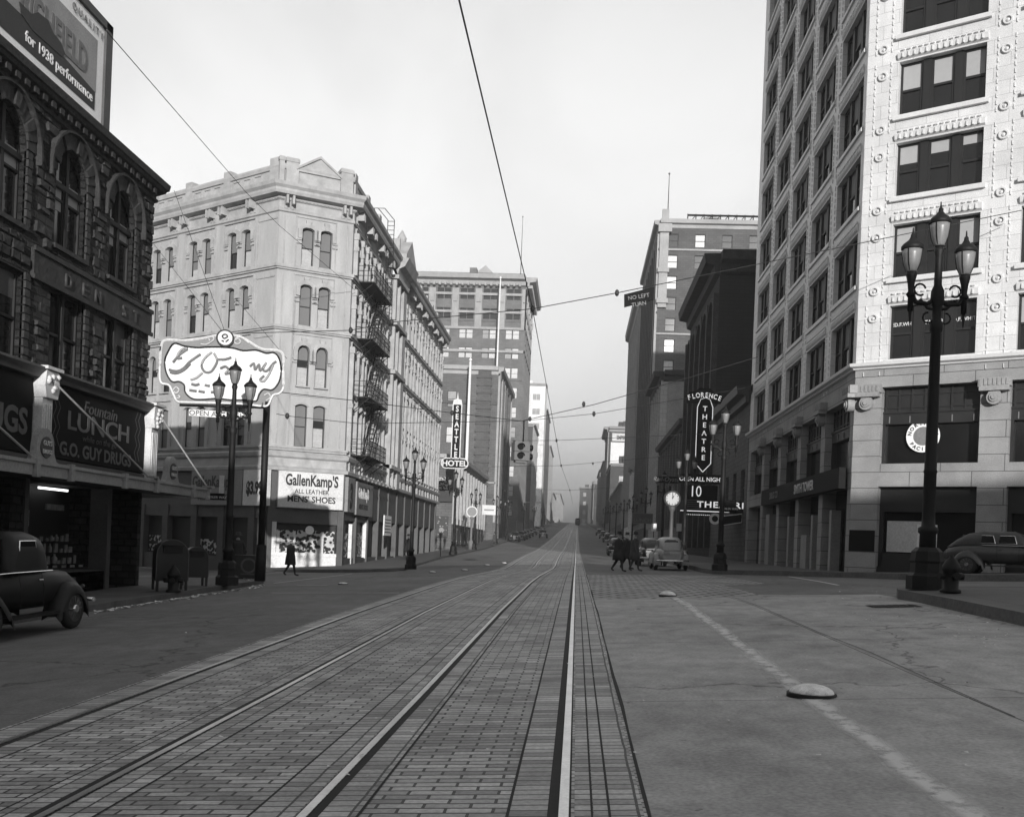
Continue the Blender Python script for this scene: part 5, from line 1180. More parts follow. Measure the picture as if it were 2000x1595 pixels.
# polygons as ngons given thickness
def slab(P,o0,o1,nm,m,par,s_=True):
    b=MB(OS); Q=smooth([sp(*p) for p in P],4) if s_ else [sp(*p) for p in P]
    ar=sum(Q[i][0]*Q[(i+1)%len(Q)][1]-Q[(i+1)%len(Q)][0]*Q[i][1] for i in range(len(Q)))
    if ar<0: Q=Q[::-1]
    b.prism(Q,o0,o1); return b.build(nm,m,par)
MT['scroll']=mat('scroll_paint',.1,.5,.15,2); MT['signface']=mat('white_sign_face',.6,.5,.12,1.5); MT['scriptgrey']=mat('script_tube_grey',.2,.5,.2,3)
slab(outer,-.25,.0,'scroll_frame',MT['scroll'],t)
slab(inner,.0,.03,'face',MT['signface'],t)
def outl(P,r,o,nm,m,n=4,closed=True,s_=True):
    Q=smooth([sp(*p) for p in P],4) if s_ and closed else [sp(*p) for p in P]
    if closed: Q.append(Q[0])
    b=MB(); b.tube([OS.p(a,o,z) for a,z in Q],r,5); return b.build(nm,m,t)
outl(outer,.045,.0,'rim_tube',MT['ltpaint']); outl(inner,.03,.03,'face_tube',MT['iron'])
def openc(P,n=6):
    Q=[sp(*p) for p in P]; out=[]
    for i in range(len(Q)-1):
        p0,p1,p2,p3=[Vector(Q[max(0,min(len(Q)-1,i+k))]) for k in (-1,0,1,2)]
        for j in range(n):
            u=j/n; out.append(.5*((2*p1)+(-p0+p2)*u+(2*p0-5*p1+4*p2-p3)*u*u+(-p0+3*p1-3*p2+p3)*u**3))
    out.append(Vector(Q[-1])); return out
b=MB()
script=[[(338,708),(352,692),(366,682),(358,681),(349,690),(347,700),(356,699)],[(330,722),(345,725),(358,720),(372,706),(392,692)],[(332,727),(345,729),(360,722),(372,710)],[(414,688),(400,700),(394,714),(400,726),(412,726),(422,712),(424,702),(418,690)],[(424,702),(440,702),(452,698)],[(396,728),(384,738),(372,742)],[(430,720),(440,716),(446,722),(440,730),(452,728)],[(488,716),(496,710),(498,722),(506,712),(508,724),(518,712)],[(520,708),(514,722),(522,724),(534,710),(540,706)],[(534,712),(526,730),(516,744),(508,742),(516,734)],[(370,762),(384,764)],[(388,764),(400,766)],[(412,766),(420,766)],[(374,750),(382,752),(390,750)],[(400,752),(410,754)]]
for L in script: b.tube([OS.p(q[0],.05,q[1]) for q in openc(L)],.042,5)
b.build('script_tube',MT['scriptgrey'],t)
b=MB()
for L in ([(392,672),(402,673),(412,668),(418,662),(414,658),(408,660),(410,666)],[(460,664),(466,662),(470,668),(464,672),(458,668),(462,660),(472,660),(486,670)],[(338,762),(344,756),(350,762),(344,768),(340,764)],[(345,778),(352,776),(348,772)],[(516,772),(524,768),(528,776),(520,782)]): b.tube([OS.p(q[0],.03,q[1]) for q in openc(L)],.022,4)
b.build('scroll_tube',MT['ltpaint'],t)
c=sp(440,661)
b=MB(OS); b.prism([(c[0]+.3*math.cos(a),c[1]+.3*math.sin(a)) for a in lin(0,2*math.pi,24)[:-1]],-.1,.08); b.build('medallion_rim',MT['iron'],t)
b=MB(OS); b.prism([(c[0]+.24*math.cos(a),c[1]+.24*math.sin(a)) for a in lin(0,2*math.pi,24)[:-1]],.08,.11); b.build('medallion',MT['signface'],t)
b=MB(); 
for L in ([(434,657),(440,654),(445,658),(438,662),(434,657)],[(433,666),(438,668)],[(441,669),(447,664)]): b.tube([OS.p(q[0],.12,q[1]) for q in openc(L)],.025,4)
b.build('medallion_mark',MT['scroll'],t)
pb=atG(512,1136,.15); pt=sp(521,790); pp=OS.p(pt[0],-.1,0)
b=MB(); b.tube([(pp.x,pp.y,pb.z),(pp.x,pp.y,pb.z+1.25)],.19,12); b.tube([(pp.x,pp.y,pb.z+1.2),(pp.x,pp.y,pt[1]+.1)],.12,12); b.build('post',MT['iron'],t)
a1=sp(350,787); a2=sp(521,792); b=MB(); b.tube([OS.p(a1[0],-.12,a1[1]-.05),OS.p(a2[0],-.12,a2[1]-.05)],.05,6); b.build('carrying_beam',MT['iron'],t)
a=sp(369,804); c=sp(488,809); ob=sign_board('open_all_night_sign',OS,a[0],c[0],a[1]-.13,a[1]+.09,'white strip sign reading OPEN ALL NIGHT hung below the ornate oval sign',MT['signface'],-.05,.0)
text('lettering','OPEN ALL NIGHT',OS,(a[0]+c[0])/2,a[1]-.1,.24,MT['ink'],ob,off=.005,bold=.012,sx=1.05)
# ================================================================ corner furniture
def mailbox(px,py,w,h,rz,label,big=True):
    q=atG(px,py,.15); t=thing('mail_box',(0,0,0),label,'mailbox','parcel mail boxes at the drugstore corner')
    b=MB(); n=12; d=w*1.0; P=[(-w/2,.28),(w/2,.28),(w/2,h-w/2)]+[(w/2*math.cos(a),h-w/2+w/2*math.sin(a)) for a in lin(0,math.pi,n)[1:]]
    b.prism(P,-d,0); b.build('body',MT['mailp'],t)
    b=MB()
    for x in (-w/2,w/2-.07):
        for o in (-d,-.07): b.box(x,x+.07,o,o+.07,0,.3)
    o_=b.build('legs',MT['mailp'],t)
    b=MB(); b.box(-w*.3,w*.3,0,.05,h-w*.42,h-w*.2); b.box(-w*.34,w*.34,.0,.09,h-w*.2,h-w*.17); b.build('pull_door',MT['iron'],t); b=MB(); arc_band(b,-w/2,w/2,h,w/2,.02,-.03,.02,12,legs=h-w/2-.3); b.build('edge_band',MT['store'],t)
    place(t,q,rz); return t
MT['mailp']=mat('dark_mail_box_paint',.015,.4,.15,2)
mailbox(335,1154,.85,1.45,.55,'larger rounded parcel mail box behind the hydrant')
mailbox(383,1145,.68,1.22,.55,'smaller round topped mail box beside the larger one')
def hydrant(px,py,h,label):
    q=atG(px,py,.15 if px<900 else .2); t=thing('fire_hydrant',(0,0,0),label,'fire hydrant','stubby cast iron fire hydrants'); k=h/.75
    b=MB(); b.lathe([(.2,0),(.2,.06),(.15,.08),(.15,.42),(.18,.44),(.18,.5),(.16,.56),(.1,.66),(.05,.7),(.04,.75)],n=14); b.build('barrel',MT['iron'],t)
    b=MB()
    for a in (0,1.6,3.14): b.tube([(.1*math.cos(a),-.1*math.sin(a),.33),(.26*math.cos(a),-.26*math.sin(a),.33)],.07,8)
    b.build('nozzle',MT['iron'],t); place(t,q,.2,k)
hydrant(338,1156,.75,'fire hydrant before the mail boxes on the left corner'); hydrant(1856,1157,.72,'fire hydrant beside the nearest lamp on the right corner')
# news stand and bundles
q=atG(480,1130,.15); t=thing('news_stand',q,'low dark news stand with papers between the lamp and the sign post','news stand')
b=MB(Fac((q.x-.45,q.y+.1),(.96,.28))); b.box(0,.95,-.45,0,q.z,q.z+.85); b.box(-.05,1.0,-.5,.05,q.z+.85,q.z+.9); b.build('cabinet',MT['mailp'],t)
b=MB(Fac((q.x-.45,q.y+.1),(.96,.28))); ringp(b,.48,q.z+.5,.22,.3,.01,20); b.box(.2,.75,0,.012,q.z+.15,q.z+.2); b.build('painted_mark',MT['store'],t)
# ================================================================ people
def person(loc,rz,pose,label,coat,hat=True,cat='person',scale=1):
    t=thing('person',(0,0,0),label,cat)
    J=dict(pel=(0,0,.95),ch=(0,.0,1.32),nk=(0,.0,1.5),hd=(0,-.02,1.62),ls=(-.19,0,1.42),rs=(.19,0,1.42),le=(-.26,.02,1.14),re=(.26,.02,1.14),lw=(-.25,-.08,.88),rw=(.25,-.08,.88),lh=(-.1,0,.9),rh=(.1,0,.9),lk=(-.1,-.03,.5),rk=(.1,-.02,.5),la=(-.1,.02,.1),ra=(.1,.02,.1),lt=(-.11,-.16,.05),rt=(.11,-.16,.05))
    J.update(pose)
    names=list(J); idx={n:i for i,n in enumerate(names)}
    E=[('pel','ch'),('ch','nk'),('nk','hd'),('ch','ls'),('ls','le'),('le','lw'),('ch','rs'),('rs','re'),('re','rw'),('pel','lh'),('lh','lk'),('lk','la'),('la','lt'),('pel','rh'),('rh','rk'),('rk','ra'),('ra','rt')]
    rad=dict(pel=.16,ch=.17,nk=.06,hd=.095,ls=.075,rs=.075,le=.055,re=.055,lw=.04,rw=.04,lh=.1,rh=.1,lk=.07,rk=.07,la=.045,ra=.045,lt=.04,rt=.04)
    me=bpy.data.meshes.new('body'); me.from_pydata([J[n] for n in names],[(idx[a],idx[b]) for a,b in E],[])
    ob=bpy.data.objects.new('body',me); sc.collection.objects.link(ob)
    m=ob.modifiers.new('skin','SKIN'); 
    for n in names: v=me.skin_vertices[0].data[idx[n]]; v.radius=(rad[n],rad[n]*.85); v.use_root=(n=='pel')
    ob.modifiers.new('sub','SUBSURF').levels=1
    dg=bpy.context.evaluated_depsgraph_get(); me2=bpy.data.meshes.new_from_object(ob.evaluated_get(dg)); me2.name='body'; ob.modifiers.clear(); ob.data=me2
    me2.materials.clear(); me2.materials.append(coat); me2.materials.append(MT['skin'])
    hz=J['nk'][2]
    for p in me2.polygons:
        p.use_smooth=True
        if p.center.z>hz+.03: p.material_index=1
    ob.parent=t; ob['_w']=(0,0,0)
    h=J['hd']
    b=MB(); b.lathe([(.03,0),(.025,-.0)],(h[0],h[1]-.11,h[2]-.01),6); b.build('nose',MT['skin'],t)
    pe=J['pel']; b=MB(); b.lathe([(.26,pe[2]-.42),(.23,pe[2]-.1),(.19,pe[2]+.12),(.2,pe[2]+.35),(.16,pe[2]+.5)],(pe[0],pe[1],0),12); b.build('overcoat',coat,t)
    if hat: b=MB(); b.lathe([(.17,.07),(.16,.085),(.1,.09),(.1,.19),(.07,.21)],(h[0],h[1],h[2]),14); b.build('hat',MT['darkpaint'],t)
    for x in (-.035,.035):
        b=MB(); b.lathe([(.005,0),(.012,.006),(.005,.012)],(h[0]+x,h[1]-.095,h[2]+.01),6); b.build('eye',MT['darkpaint'],t)
    place(t,loc,rz,scale); return t
MT['skin']=mat('skin',.3,.6,.08,8); MT['coat']=mat('dark_wool_coat',.03,.9,.2,6); MT['coat2']=mat('grey_wool_coat',.06,.9,.2,6)
stride=dict(lk=(-.1,-.16,.52),la=(-.1,-.22,.1),lt=(-.11,-.4,.06),rk=(.1,.06,.5),ra=(.1,.28,.14),rt=(.11,.16,.06),lw=(-.26,.1,.9),rw=(.25,-.2,.92))
person(atG(566,1125),1.9,stride,'person in a dark coat walking past the bright shoe window',MT['coat'],scale=1.0)
person(atG(462,1128,.15),.5,dict(rw=(.3,-.3,1.05),re=(.3,-.05,1.12)),'person in dark clothes standing by the news stand',MT['coat'])
person(atG(965,1066,.15),2.2,stride,'person striding along the far left sidewalk by the corner post',MT['coat2'])
person(atG(1206,1117),1.5,stride,'leading dark walker crossing the street left of the pale sedan',MT['coat'])
person(atG(1238,1116),1.5,dict(lk=(-.1,.06,.52),la=(-.1,.22,.12),lt=(-.11,.08,.06),rk=(.1,-.14,.52),ra=(.1,-.2,.1),rt=(.11,-.38,.06)),'second dark walker crossing close beside the pale sedan',MT['coat2'])
person(atG(1222,1112),1.5,stride,'third walker half hidden between the two nearer ones crossing the street',MT['coat'])
q=SF.p(11.5,2.2,0); person(Vector((q.x,q.y,gz(q.x,q.y)+.15)),-1.2,{},'person standing in the shade by the hotel doorway',MT['coat'])
# ================================================================ cars
def car_proto(name,label,paint,L=4.6,Wd=1.62,H=1.6,style='sedan',spare=False):
    """1930s car; nose towards -y in its own frame, origin on the road under its middle"""
    t=thing(name,(0,0,0),label,'car')
    prof=[(-L*.5+.28,.24,.5,.95),(-L*.5+.5,.3,.48,1.02),(-L*.28,.42,.46,1.08),(-L*.13,.55,.45,1.1),(0,.66,.42,1.12),(L*.2,.68,.42,1.12),(L*.36,.62,.44,1.08),(L*.45,.52,.46,.98),(L*.5-.08,.4,.5,.82)]
    if style=='coupe': prof[-2]=(L*.45,.56,.46,.9)
    b=MB(); rings=[]
    for y,hw,z0,z1 in prof:
        ring=[]
        for k in range(16):
            a=2*math.pi*k/16; c_,s_=math.cos(a),math.sin(a); e=.55
            ring.append(Vector((hw*math.copysign(abs(c_)**e,c_),y,(z0+z1)/2+(z1-z0)/2*math.copysign(abs(s_)**e,s_))))
        rings.append(ring)
    for A,B in zip(rings,rings[1:]):
        for k in range(16): b.quad([A[k],A[(k+1)%16],B[(k+1)%16],B[k]],smooth=True)
    b.quad(rings[0][::-1]); b.quad(rings[-1]); body=b.build('body',paint,t)
    # cabin
    cab=[(-L*.12,.6,1.08,1.14),(-L*.06,.58,1.08,H-.1),(0,.57,1.08,H),(L*.2,.56,1.08,H),(L*.31,.52,1.06,H-.1),(L*.39,.47,1.04,H-.32),(L*.46,.38,.95,1.0)]
    if style=='coupe': cab=[(-L*.1,.62,1.08,1.14),(-L*.07,.62,1.08,H-.12),(-L*.03,.61,1.08,H),(L*.1,.61,1.08,H),(L*.17,.58,1.08,H-.07),(L*.2,.54,1.06,H-.25),(L*.22,.5,1.04,1.14)]
    b=MB(); rings=[]
    for y,hw,z0,z1 in cab:
        ring=[]
        for k in range(13):
            a=math.pi*k/12; c_,s_=math.cos(a),math.sin(a); ring.append(Vector((hw*math.copysign(abs(c_)**.45,c_),y,z0+(z1-z0)*abs(s_)**.55)))
        rings.append(ring)
    for A,B in zip(rings,rings[1:]):
        for k in range(12): b.quad([A[k],A[k+1],B[k+1],B[k]],smooth=True)
    b.quad(rings[0][::-1]); b.quad(rings[-1]); b.build('cabin',paint,t)
    for s in (-1,1):
        for y0,y1 in (((-.2,.42),(.5,1.02)) if style!='coupe' else ((-.2,.45),)):
            x=s*.592
            b=MB(); P=[(x,y0+.04,1.14),(x,y1,1.14),(x-s*.012,y1-.03,H-.18),(x-s*.012,y0+.12,H-.18)]; b.quad(P if s>0 else P[::-1]); b.build('side_window',MT['glass'],t); b=MB(); b.tube(P+[P[0]],.014,4); b.build('window_trim',MT['chrome'],t)
    b=MB(); zc=H-.28; yb=(L*.355 if style!='coupe' else L*.225)
    bw=.34
    P=[(-bw,yb+.05,zc-.13),(bw,yb+.05,zc-.13),(bw*.94,yb-.02,zc+.08),(bw*.6,yb-.06,zc+.14),(-bw*.6,yb-.06,zc+.14),(-bw*.94,yb-.02,zc+.08)]
    P=[Vector(p)+Vector((0,.06,0)) for p in P]; b.quad(P[::-1]); b.build('rear_window',MT['glass'],t)
    b=MB(); b.quad([(-.46,-L*.125,1.16),(.46,-L*.125,1.16),(.42,-L*.075,H-.14),(-.42,-L*.075,H-.14)]); b.build('windscreen',MT['glass'],t)
    # fenders: swept arcs
    for s in (-1,1):
        for nm,yc,dr in (('front_fender',-L*.31,1),('rear_fender',L*.3,-1)):
            b=MB(); rings=[]
            for k in range(13):
                a=math.pi*(1.08-1.16*k/12); r=.47
                y=yc-dr*(-r*math.cos(a))*1.0; z=.36+r*math.sin(a)*1.02; 
                if k>9: y-= -dr*(k-9)*.05
                w0=.5 if k<11 else .56; 
                ring=[Vector((s*.5,y,z-.04)),Vector((s*.62,y,z+.03)),Vector((s*.76,y,z+.02)),Vector((s*.83,y,z-.07)),Vector((s*.84,y*1+(yc-y)*.12,z-.2 if z>.5 else z-.04))]
                rings.append(ring)
            for A,B in zip(rings,rings[1:]):
                for k in range(4): b.quad([A[k],A[k+1],B[k+1],B[k]],smooth=True)
            b.build(nm,paint,t)
            w_=MB(); w_.lathe([(.2,-.08),(.3,-.09),(.345,-.06),(.355,0),(.345,.06),(.3,.09),(.2,.08)],(s*.72,yc,.36),22,True,'x'); wh=w_.build('wheel',MT['rubber'],t)
            w_=MB(); w_.lathe([(.235,-.07),(.235,.07)],(s*.735,yc,.36),20,False,'x'); w_.build('rim',MT['wheelp'],wh)
            w_=MB(); w_.lathe([(.09,-.11),(.07,.11)] if s>0 else [(.07,-.11),(.09,.11)],(s*.735,yc,.36),14,True,'x'); w_.build('hub_cap',MT['chrome'],wh)
            w_=MB()
            for k in range(12):
                a=2*math.pi*k/12; w_.tube([(s*.815,yc+.08*math.cos(a),.36+.08*math.sin(a)),(s*.81,yc+.22*math.cos(a),.36+.22*math.sin(a))],.014,4)
            w_.build('spokes',MT['store'],wh)
        b=MB()
        for y_ in (-.25,.47): b.tube([(s*.665,y_,.5),(s*.685,y_,.8),(s*.64,y_,1.06)],.006,3)
        b.build('door_seam',MT['black'],t); b=MB(); b.tube([(s*.69,.3,.93),(s*.71,.4,.93)],.015,5); b.build('door_handle',MT['chrome'],t)
        b=MB(); b.tube([(s*.46,-L*.44,1.0),(s*.6,-L*.28,1.06),(s*.63,-L*.1,1.075),(s*.635,L*.2,1.075)],.01,4); b.build('belt_moulding',MT['chrome'],t)
        b=MB(); b.box(s*.55,s*.82,-L*.17,L*.19,.32,.37) if s>0 else b.box(-.82,-.55,-L*.17,L*.19,.32,.37); b.build('running_board',paint,t)
        b=MB(); b.lathe([(.03,.16),(.09,.08),(.115,0),(.1,-.03)],(s*.5,-L*.4,.92),14,True,'y'); hl=b.build('headlight',MT['chrome'],t)
        b=MB(); b.lathe([(.035,0),(.035,.05)],(s*.62,L*.45,.74),8,True,'y'); b.build('tail_light',MT['store'],t)
        b=MB(); b.tube([(s*.2,-L*.5+.05,.45),(s*.2,-L*.5+.3,.5)],.02,4); b.build('bumper_iron',MT['iron'],t)
    for y,d in ((-L*.5,-1),(L*.5,1)):
        b=MB(); b.tube([(-.78,y-d*.1,.48),(-.5,y+d*.02,.48),(0,y+d*.05,.48),(.5,y+d*.02,.48),(.78,y-d*.1,.48)],.045,6); b.build('bumper',MT['chrome'],t)
    b=MB(); b.box(-.17,.17,L*.5-.02-.0,L*.5-.0,.6,.7) if 0 else b.quad([(.42,L*.5-.02,.78),(.12,L*.5-.02,.78),(.12,L*.5-.06,.9),(.42,L*.5-.06,.9)]); b.build('licence_plate',MT['signmid'],t)
    b=MB(); b.prism([(-.2,.45),(.2,.45),(.24,1.0),(0,1.06),(-.24,1.0)],L*.5-.3,L*.5-.26); b.build('grille',MT['chrome'],t)
    if spare:
        for s in (-1,1):
            b=MB(); b.lathe([(.2,-.07),(.33,-.08),(.35,0),(.33,.08),(.2,.07)],(s*.74,-L*.16,.72),20,True,'x'); w_=b.build('spare_wheel',MT['rubber'],t); b=MB(); b.lathe([(.12,-.1),(.09,.1)] if s>0 else [(.09,-.1),(.12,.1)],(s*.74,-L*.16,.72),14,True,'x'); b.build('hub_cap',MT['chrome'],w_)
    return t
MT['carold']=mat('old_black_car_paint',.007,.5,.2,2,spec=.35); MT['wheelp']=mat('wheel_paint',.05,.5,.1); MT['carblack']=mat('black_car_enamel',.008,.28,.1,1,spec=.6); MT['cargrey']=mat('pale_grey_car_enamel',.3,.35,.06,1,spec=.5); MT['carmid']=mat('mid_grey_car_enamel',.05,.3,.06,1,spec=.6)
def putcar(o,x,y,rz,label=None,group=None,s=1,dz=0):
    place(o,(x,y,gz(x,y)+dz),rz,s,label,group)
    # sit on the sloping ground
    o.rotation_euler=(math.atan((gz(x,y+1.5)-gz(x,y-1.5))/3)*math.cos(rz),-math.atan((gz(x+.8,y)-gz(x-.8,y))/1.6)*math.cos(rz),rz)
c1=car_proto('parked_coupe','black coupe cut by the left edge, its rear wheel at the drugstore kerb',MT['carold'],4.3,1.6,1.78,'coupe')
q=atG(130,1228); putcar(c1,q.x-.78+.1,q.y-1.2,math.pi*0,None)
c2=car_proto('parked_sedan','pale grey sedan seen from behind at the right kerb beyond the crossing',MT['cargrey'],4.7,1.7,1.62)
q=atG(1297,1107); putcar(c2,4.62,50.8,math.pi)
c3=copy_tree(c2)
for ch in c3.children_recursive:
    if ch.data and ch.data.materials and ch.data.materials[0]==MT['cargrey']: ch.data=ch.data.copy(); ch.data.materials[0]=MT['carblack']
putcar(c3,4.35,59,math.pi,'black sedan parked just ahead of the pale grey one','dark cars parked along the kerbs')
c4=copy_tree(c3); putcar(c4,3.7,93,math.pi,'dark sedan standing further up, left of the walkers','dark cars parked along the kerbs')
c5=car_proto('parked_roadster','grey car with chrome hubs and spare wheel before the white tower at the right edge',MT['carmid'],4.8,1.7,1.6,'sedan',True)
_f=Fac(ST.p(0,3.2,0).to_2d(),(.848,-.53)); _s,_z=_f.at(1886,1101)
q=_f.p(_s+1.49,0,0); place(c5,(q.x,q.y,_z-.34),0,.92); c5.rotation_euler=(0,0,math.atan2(-.53,.848)+math.pi/2)
lbl=['nearest dark car at the left kerb beyond the crossing, facing the viewer','second dark car of the row at the left kerb','third dark car of the row at the left kerb','fourth dark car of the row at the left kerb','fifth dark car of the row at the left kerb','sixth dark car of the row at the left kerb','seventh dark car, small in the haze at the left kerb','eighth dark car, a speck at the left kerb']
for i,Y in enumerate([163,172,181,192,205,222,245,280]):
    c=copy_tree(c3); putcar(c,-9.9+(.4 if i else -.0),Y,0,lbl[i],'dark cars parked along the kerbs')
c=copy_tree(c3); putcar(c,-6.4,196,0,'dark car driving down outside the left parked row','moving cars up the street')
for i,(Y,l) in enumerate([(150,'dark car at the right kerb far beyond the walkers'),(175,'second dark car at the far right kerb'),(205,'third dark car at the far right kerb'),(240,'fourth dark car, tiny at the far right kerb')]):
    c=copy_tree(c3); putcar(c,5.4,Y,math.pi,l,'dark cars parked along the kerbs')
# streetcar far up the hill
q=(0.3,520); z=gz(*q); t=thing('streetcar',(q[0],q[1],z),'tiny dark streetcar on the tracks at the top of the hill','streetcar')
b=MB(Fac((q[0]-1.3,q[1]),(1,0))); b.box(0,2.6,-10,0,z+.6,z+3.0); b.prism([(0,z+3.0),(2.6,z+3.0),(2.1,z+3.6),(.5,z+3.6)],-10,0); b.build('body',MT['darkpaint'],t)
b=MB(Fac((q[0]-1.3,q[1]),(1,0))); b.box(.3,2.3,0,.04,z+1.8,z+2.8); b.build('front_window',MT['glass'],t); b=MB(Fac((q[0]-1.3,q[1]),(1,0))); b.box(.3,2.3,-9,-1,z,z+.6); b.build('truck',MT['iron'],t)
MT['glowletter']=emis('glow_sign_letter',.8,.28); MT['litbulb']=emis('lit_bulb_strip',.8,.45)  # glow added to keep the white theatre lettering bright in shade
# ================================================================ signs on the right
RS=Fac((6.9,66),(1,0)); 
def ps(px,py,f_=None): return (f_ or RS).at(px,py)
t=thing('theatre_sign',RS.p(0,0,8),'tall vertical theatre sign with a winged top panel','sign')
a=ps(1364,922); b_=ps(1392,922); top=ps(1378,778)
x0,x1=ps(1360,850)[0],ps(1390,850)[0]; z0,z1=ps(1375,905)[1],ps(1375,795)[1]; xm=(x0+x1)/2
b=MB(RS); P=[(xm,z0-.55),(x1,z0),(x1,z1),(xm+.3,z1+.5),(xm,z1+.62),(xm-.3,z1+.5),(x0,z1),(x0,z0)]; b.prism(P,-.35,0); b.build('blade',MT['signblack'],t)
b=MB(); b.tube([RS.p(p[0],.03,p[1]) for p in P+[P[0]]],.03,5); b.build('border_tube',MT['glowletter'],t)
Lh=(z1-z0)/6.4
for i,c in enumerate('THEATRE'): text('lettering',c,RS,xm,z1-.25-i*(z1-z0+.05)/7,.62*(z1-z0)/5.0,MT['glowletter'],t,off=.02,bold=.012,sx=1.05)
w0,w1=ps(1338,777)[0],ps(1413,780)[0]; zz0,zz1=ps(1378,787)[1],ps(1378,765)[1]; wm_=(w0+w1)/2
b=MB(RS); b.prism([(w0+.15,zz0),(w1-.15,zz0),(w1,(zz0+zz1)/2),(w1-.25,zz1-.05),(wm_+.6,zz1),(wm_+.35,zz1+.22),(wm_-.35,zz1+.22),(wm_-.6,zz1),(w0+.25,zz1-.05),(w0,(zz0+zz1)/2)],-.3,.05); b.build('head_panel',MT['signblack'],t)
for i,c in enumerate('FLORENCE'):
    u=(i-3.5)/3.5; text('lettering',c,RS,wm_+u*(w1-w0)*.38,zz0+.18+.18*(1-u*u),.45,MT['glowletter'],t,off=.06,bold=.018,rot=-.3*u,sx=.8)
# open all night panel, ten cent figure, marquee
def pr(px0,px1,py0,py1,f_=None):
    a=ps(px0,(py0+py1)/2,f_); b=ps(px1,(py0+py1)/2,f_); m=(px0+px1)/2; return a[0],b[0],ps(m,py1,f_)[1],ps(m,py0,f_)[1]
x0,x1,z0,z1=pr(1326,1414,926,944); t=sign_board('theatre_night_sign',RS,x0,x1,z0,z1,'dark panel reading OPEN ALL NIGHT below the theatre blade sign',MT['signblack'],-.3,0); text('lettering','OPEN ALL NIGHT',RS,(x0+x1)/2,z0+.15,.38,MT['glowletter'],t,off=.01,bold=.012,sx=.95)
x0,x1,z0,z1=pr(1336,1402,947,976); t=sign_board('price_sign',RS,x0,x1,z0,z1,'dark theatre panel with the large thin figure 10',MT['signblack'],-.3,-.1); text('lettering','10',RS,x0+.75,z0+.22,1.0,MT['glowletter'],t,off=-.08,bold=-.0,sx=.8)
x0,x1,z0,z1=pr(1335,1452,977,997); t=thing('theatre_marquee',RS.p(x0,0,z0),'theatre marquee with neon stripes and white lettering over the sidewalk','marquee')
b=MB(RS); b.box(x0,x1,-4,0,z0,z1); b.build('canopy',MT['signblack'],t)
text('lettering','THEATRE',RS,x0+(x1-x0)*.64,z0+.2,.55,MT['glowletter'],t,off=.01,bold=.022,sx=1.25,spacing=1.15)
b=MB(RS)
for k in range(5): b.box(x0+.1,x0+1.1,.0,.03,z0+.1+k*.13,z0+.13+k*.13)
b.build('neon_stripe',MT['blind'],t)
b=MB(RS); b.box(x0-.2,x1-.9,.0,.05,z0-.08,z0-.04); 
for k in range(26): b.box(x0+k*.12+.2,x0+k*.12+.25,.02,.06,z0-.32,z0-.28)
b.build('bulb_row',MT['litbulb'],t)
x0,x1,z0,z1=pr(1408,1447,1003,1027); t=thing('outlined_sign',RS.p(x0,.3,z0),'dark slanted sign outlined with pale tube beside the marquee lamp','sign')
b=MB(RS); b.prism([(x0,z0),(x1,z0+.25),(x1,z1),(x0,z1-.2)],.2,.3); b.build('board',MT['signblack'],t); b=MB(); b.tube([RS.p(p[0],.32,p[1]) for p in ((x0,z0),(x1,z0+.25),(x1,z1),(x0,z1-.2),(x0,z0))],.028,5); b.build('border_tube',MT['ltpaint'],t)
cx_,cz_=ps(1395,1013); t=thing('ring_sign',RS.p(cx_,.3,cz_),'small white ring shaped sign under the marquee by the lamp','sign'); b=MB(RS); ringp(b,cx_,cz_,.2,.37,.35,24); b.build('ring',MT['ltpaint'],t); b=MB(RS); ringp(b,cx_,cz_,0,.2,.34,24); b.build('centre',MT['signblack'],t)
RS2=Fac((6.6,70),(1,0))
x0,x1,z0,z1=pr(1281,1325,930,943,RS2); t=sign_board('script_sign',RS2,x0,x1,z0,z1,'small dark script sign above the post clock',MT['signblack'],-.2,0); text('lettering','Rail-Oyster',RS2,(x0+x1)/2,z0+.12,.42,MT['blind'],t,off=.01,shear=.3,bold=.01)
RS3=Fac((7,88),(1,0)); x0,x1,z0,z1=pr(1236,1274,1003,1021,RS3); t=sign_board('cafe_sign',RS3,x0,x1,z0,z1,'faded framed sign over the right sidewalk, left of the post clock',MT['store'],-.2,0,frame=(MT['blind'],.05)); text('lettering','LUNCH',RS3,(x0+x1)/2,z0+.1,.45,MT['blind'],t,off=.01,bold=.01,sx=1.0)
for px,py,l in ((1326,1030,'bright white placard hanging at the kerb under the marquee'),(1277,1030,'oval white placard on a short post behind the pale sedan')):
    x0,x1,z0,z1=pr(px-5,px+5,py-8,py+7,RS2); t=thing('placard',RS2.p(x0,.1,z0),l,'placard'); b=MB(RS2); b.box(x0,x1,.05,.12,z0,z1); b.build('plate',MT['signface'],t); b=MB(); b.tube([RS2.p((x0+x1)/2,.0,gz(6.5,70)),RS2.p((x0+x1)/2,.0,z0)],.03,5); b.build('post',MT['iron'],t)
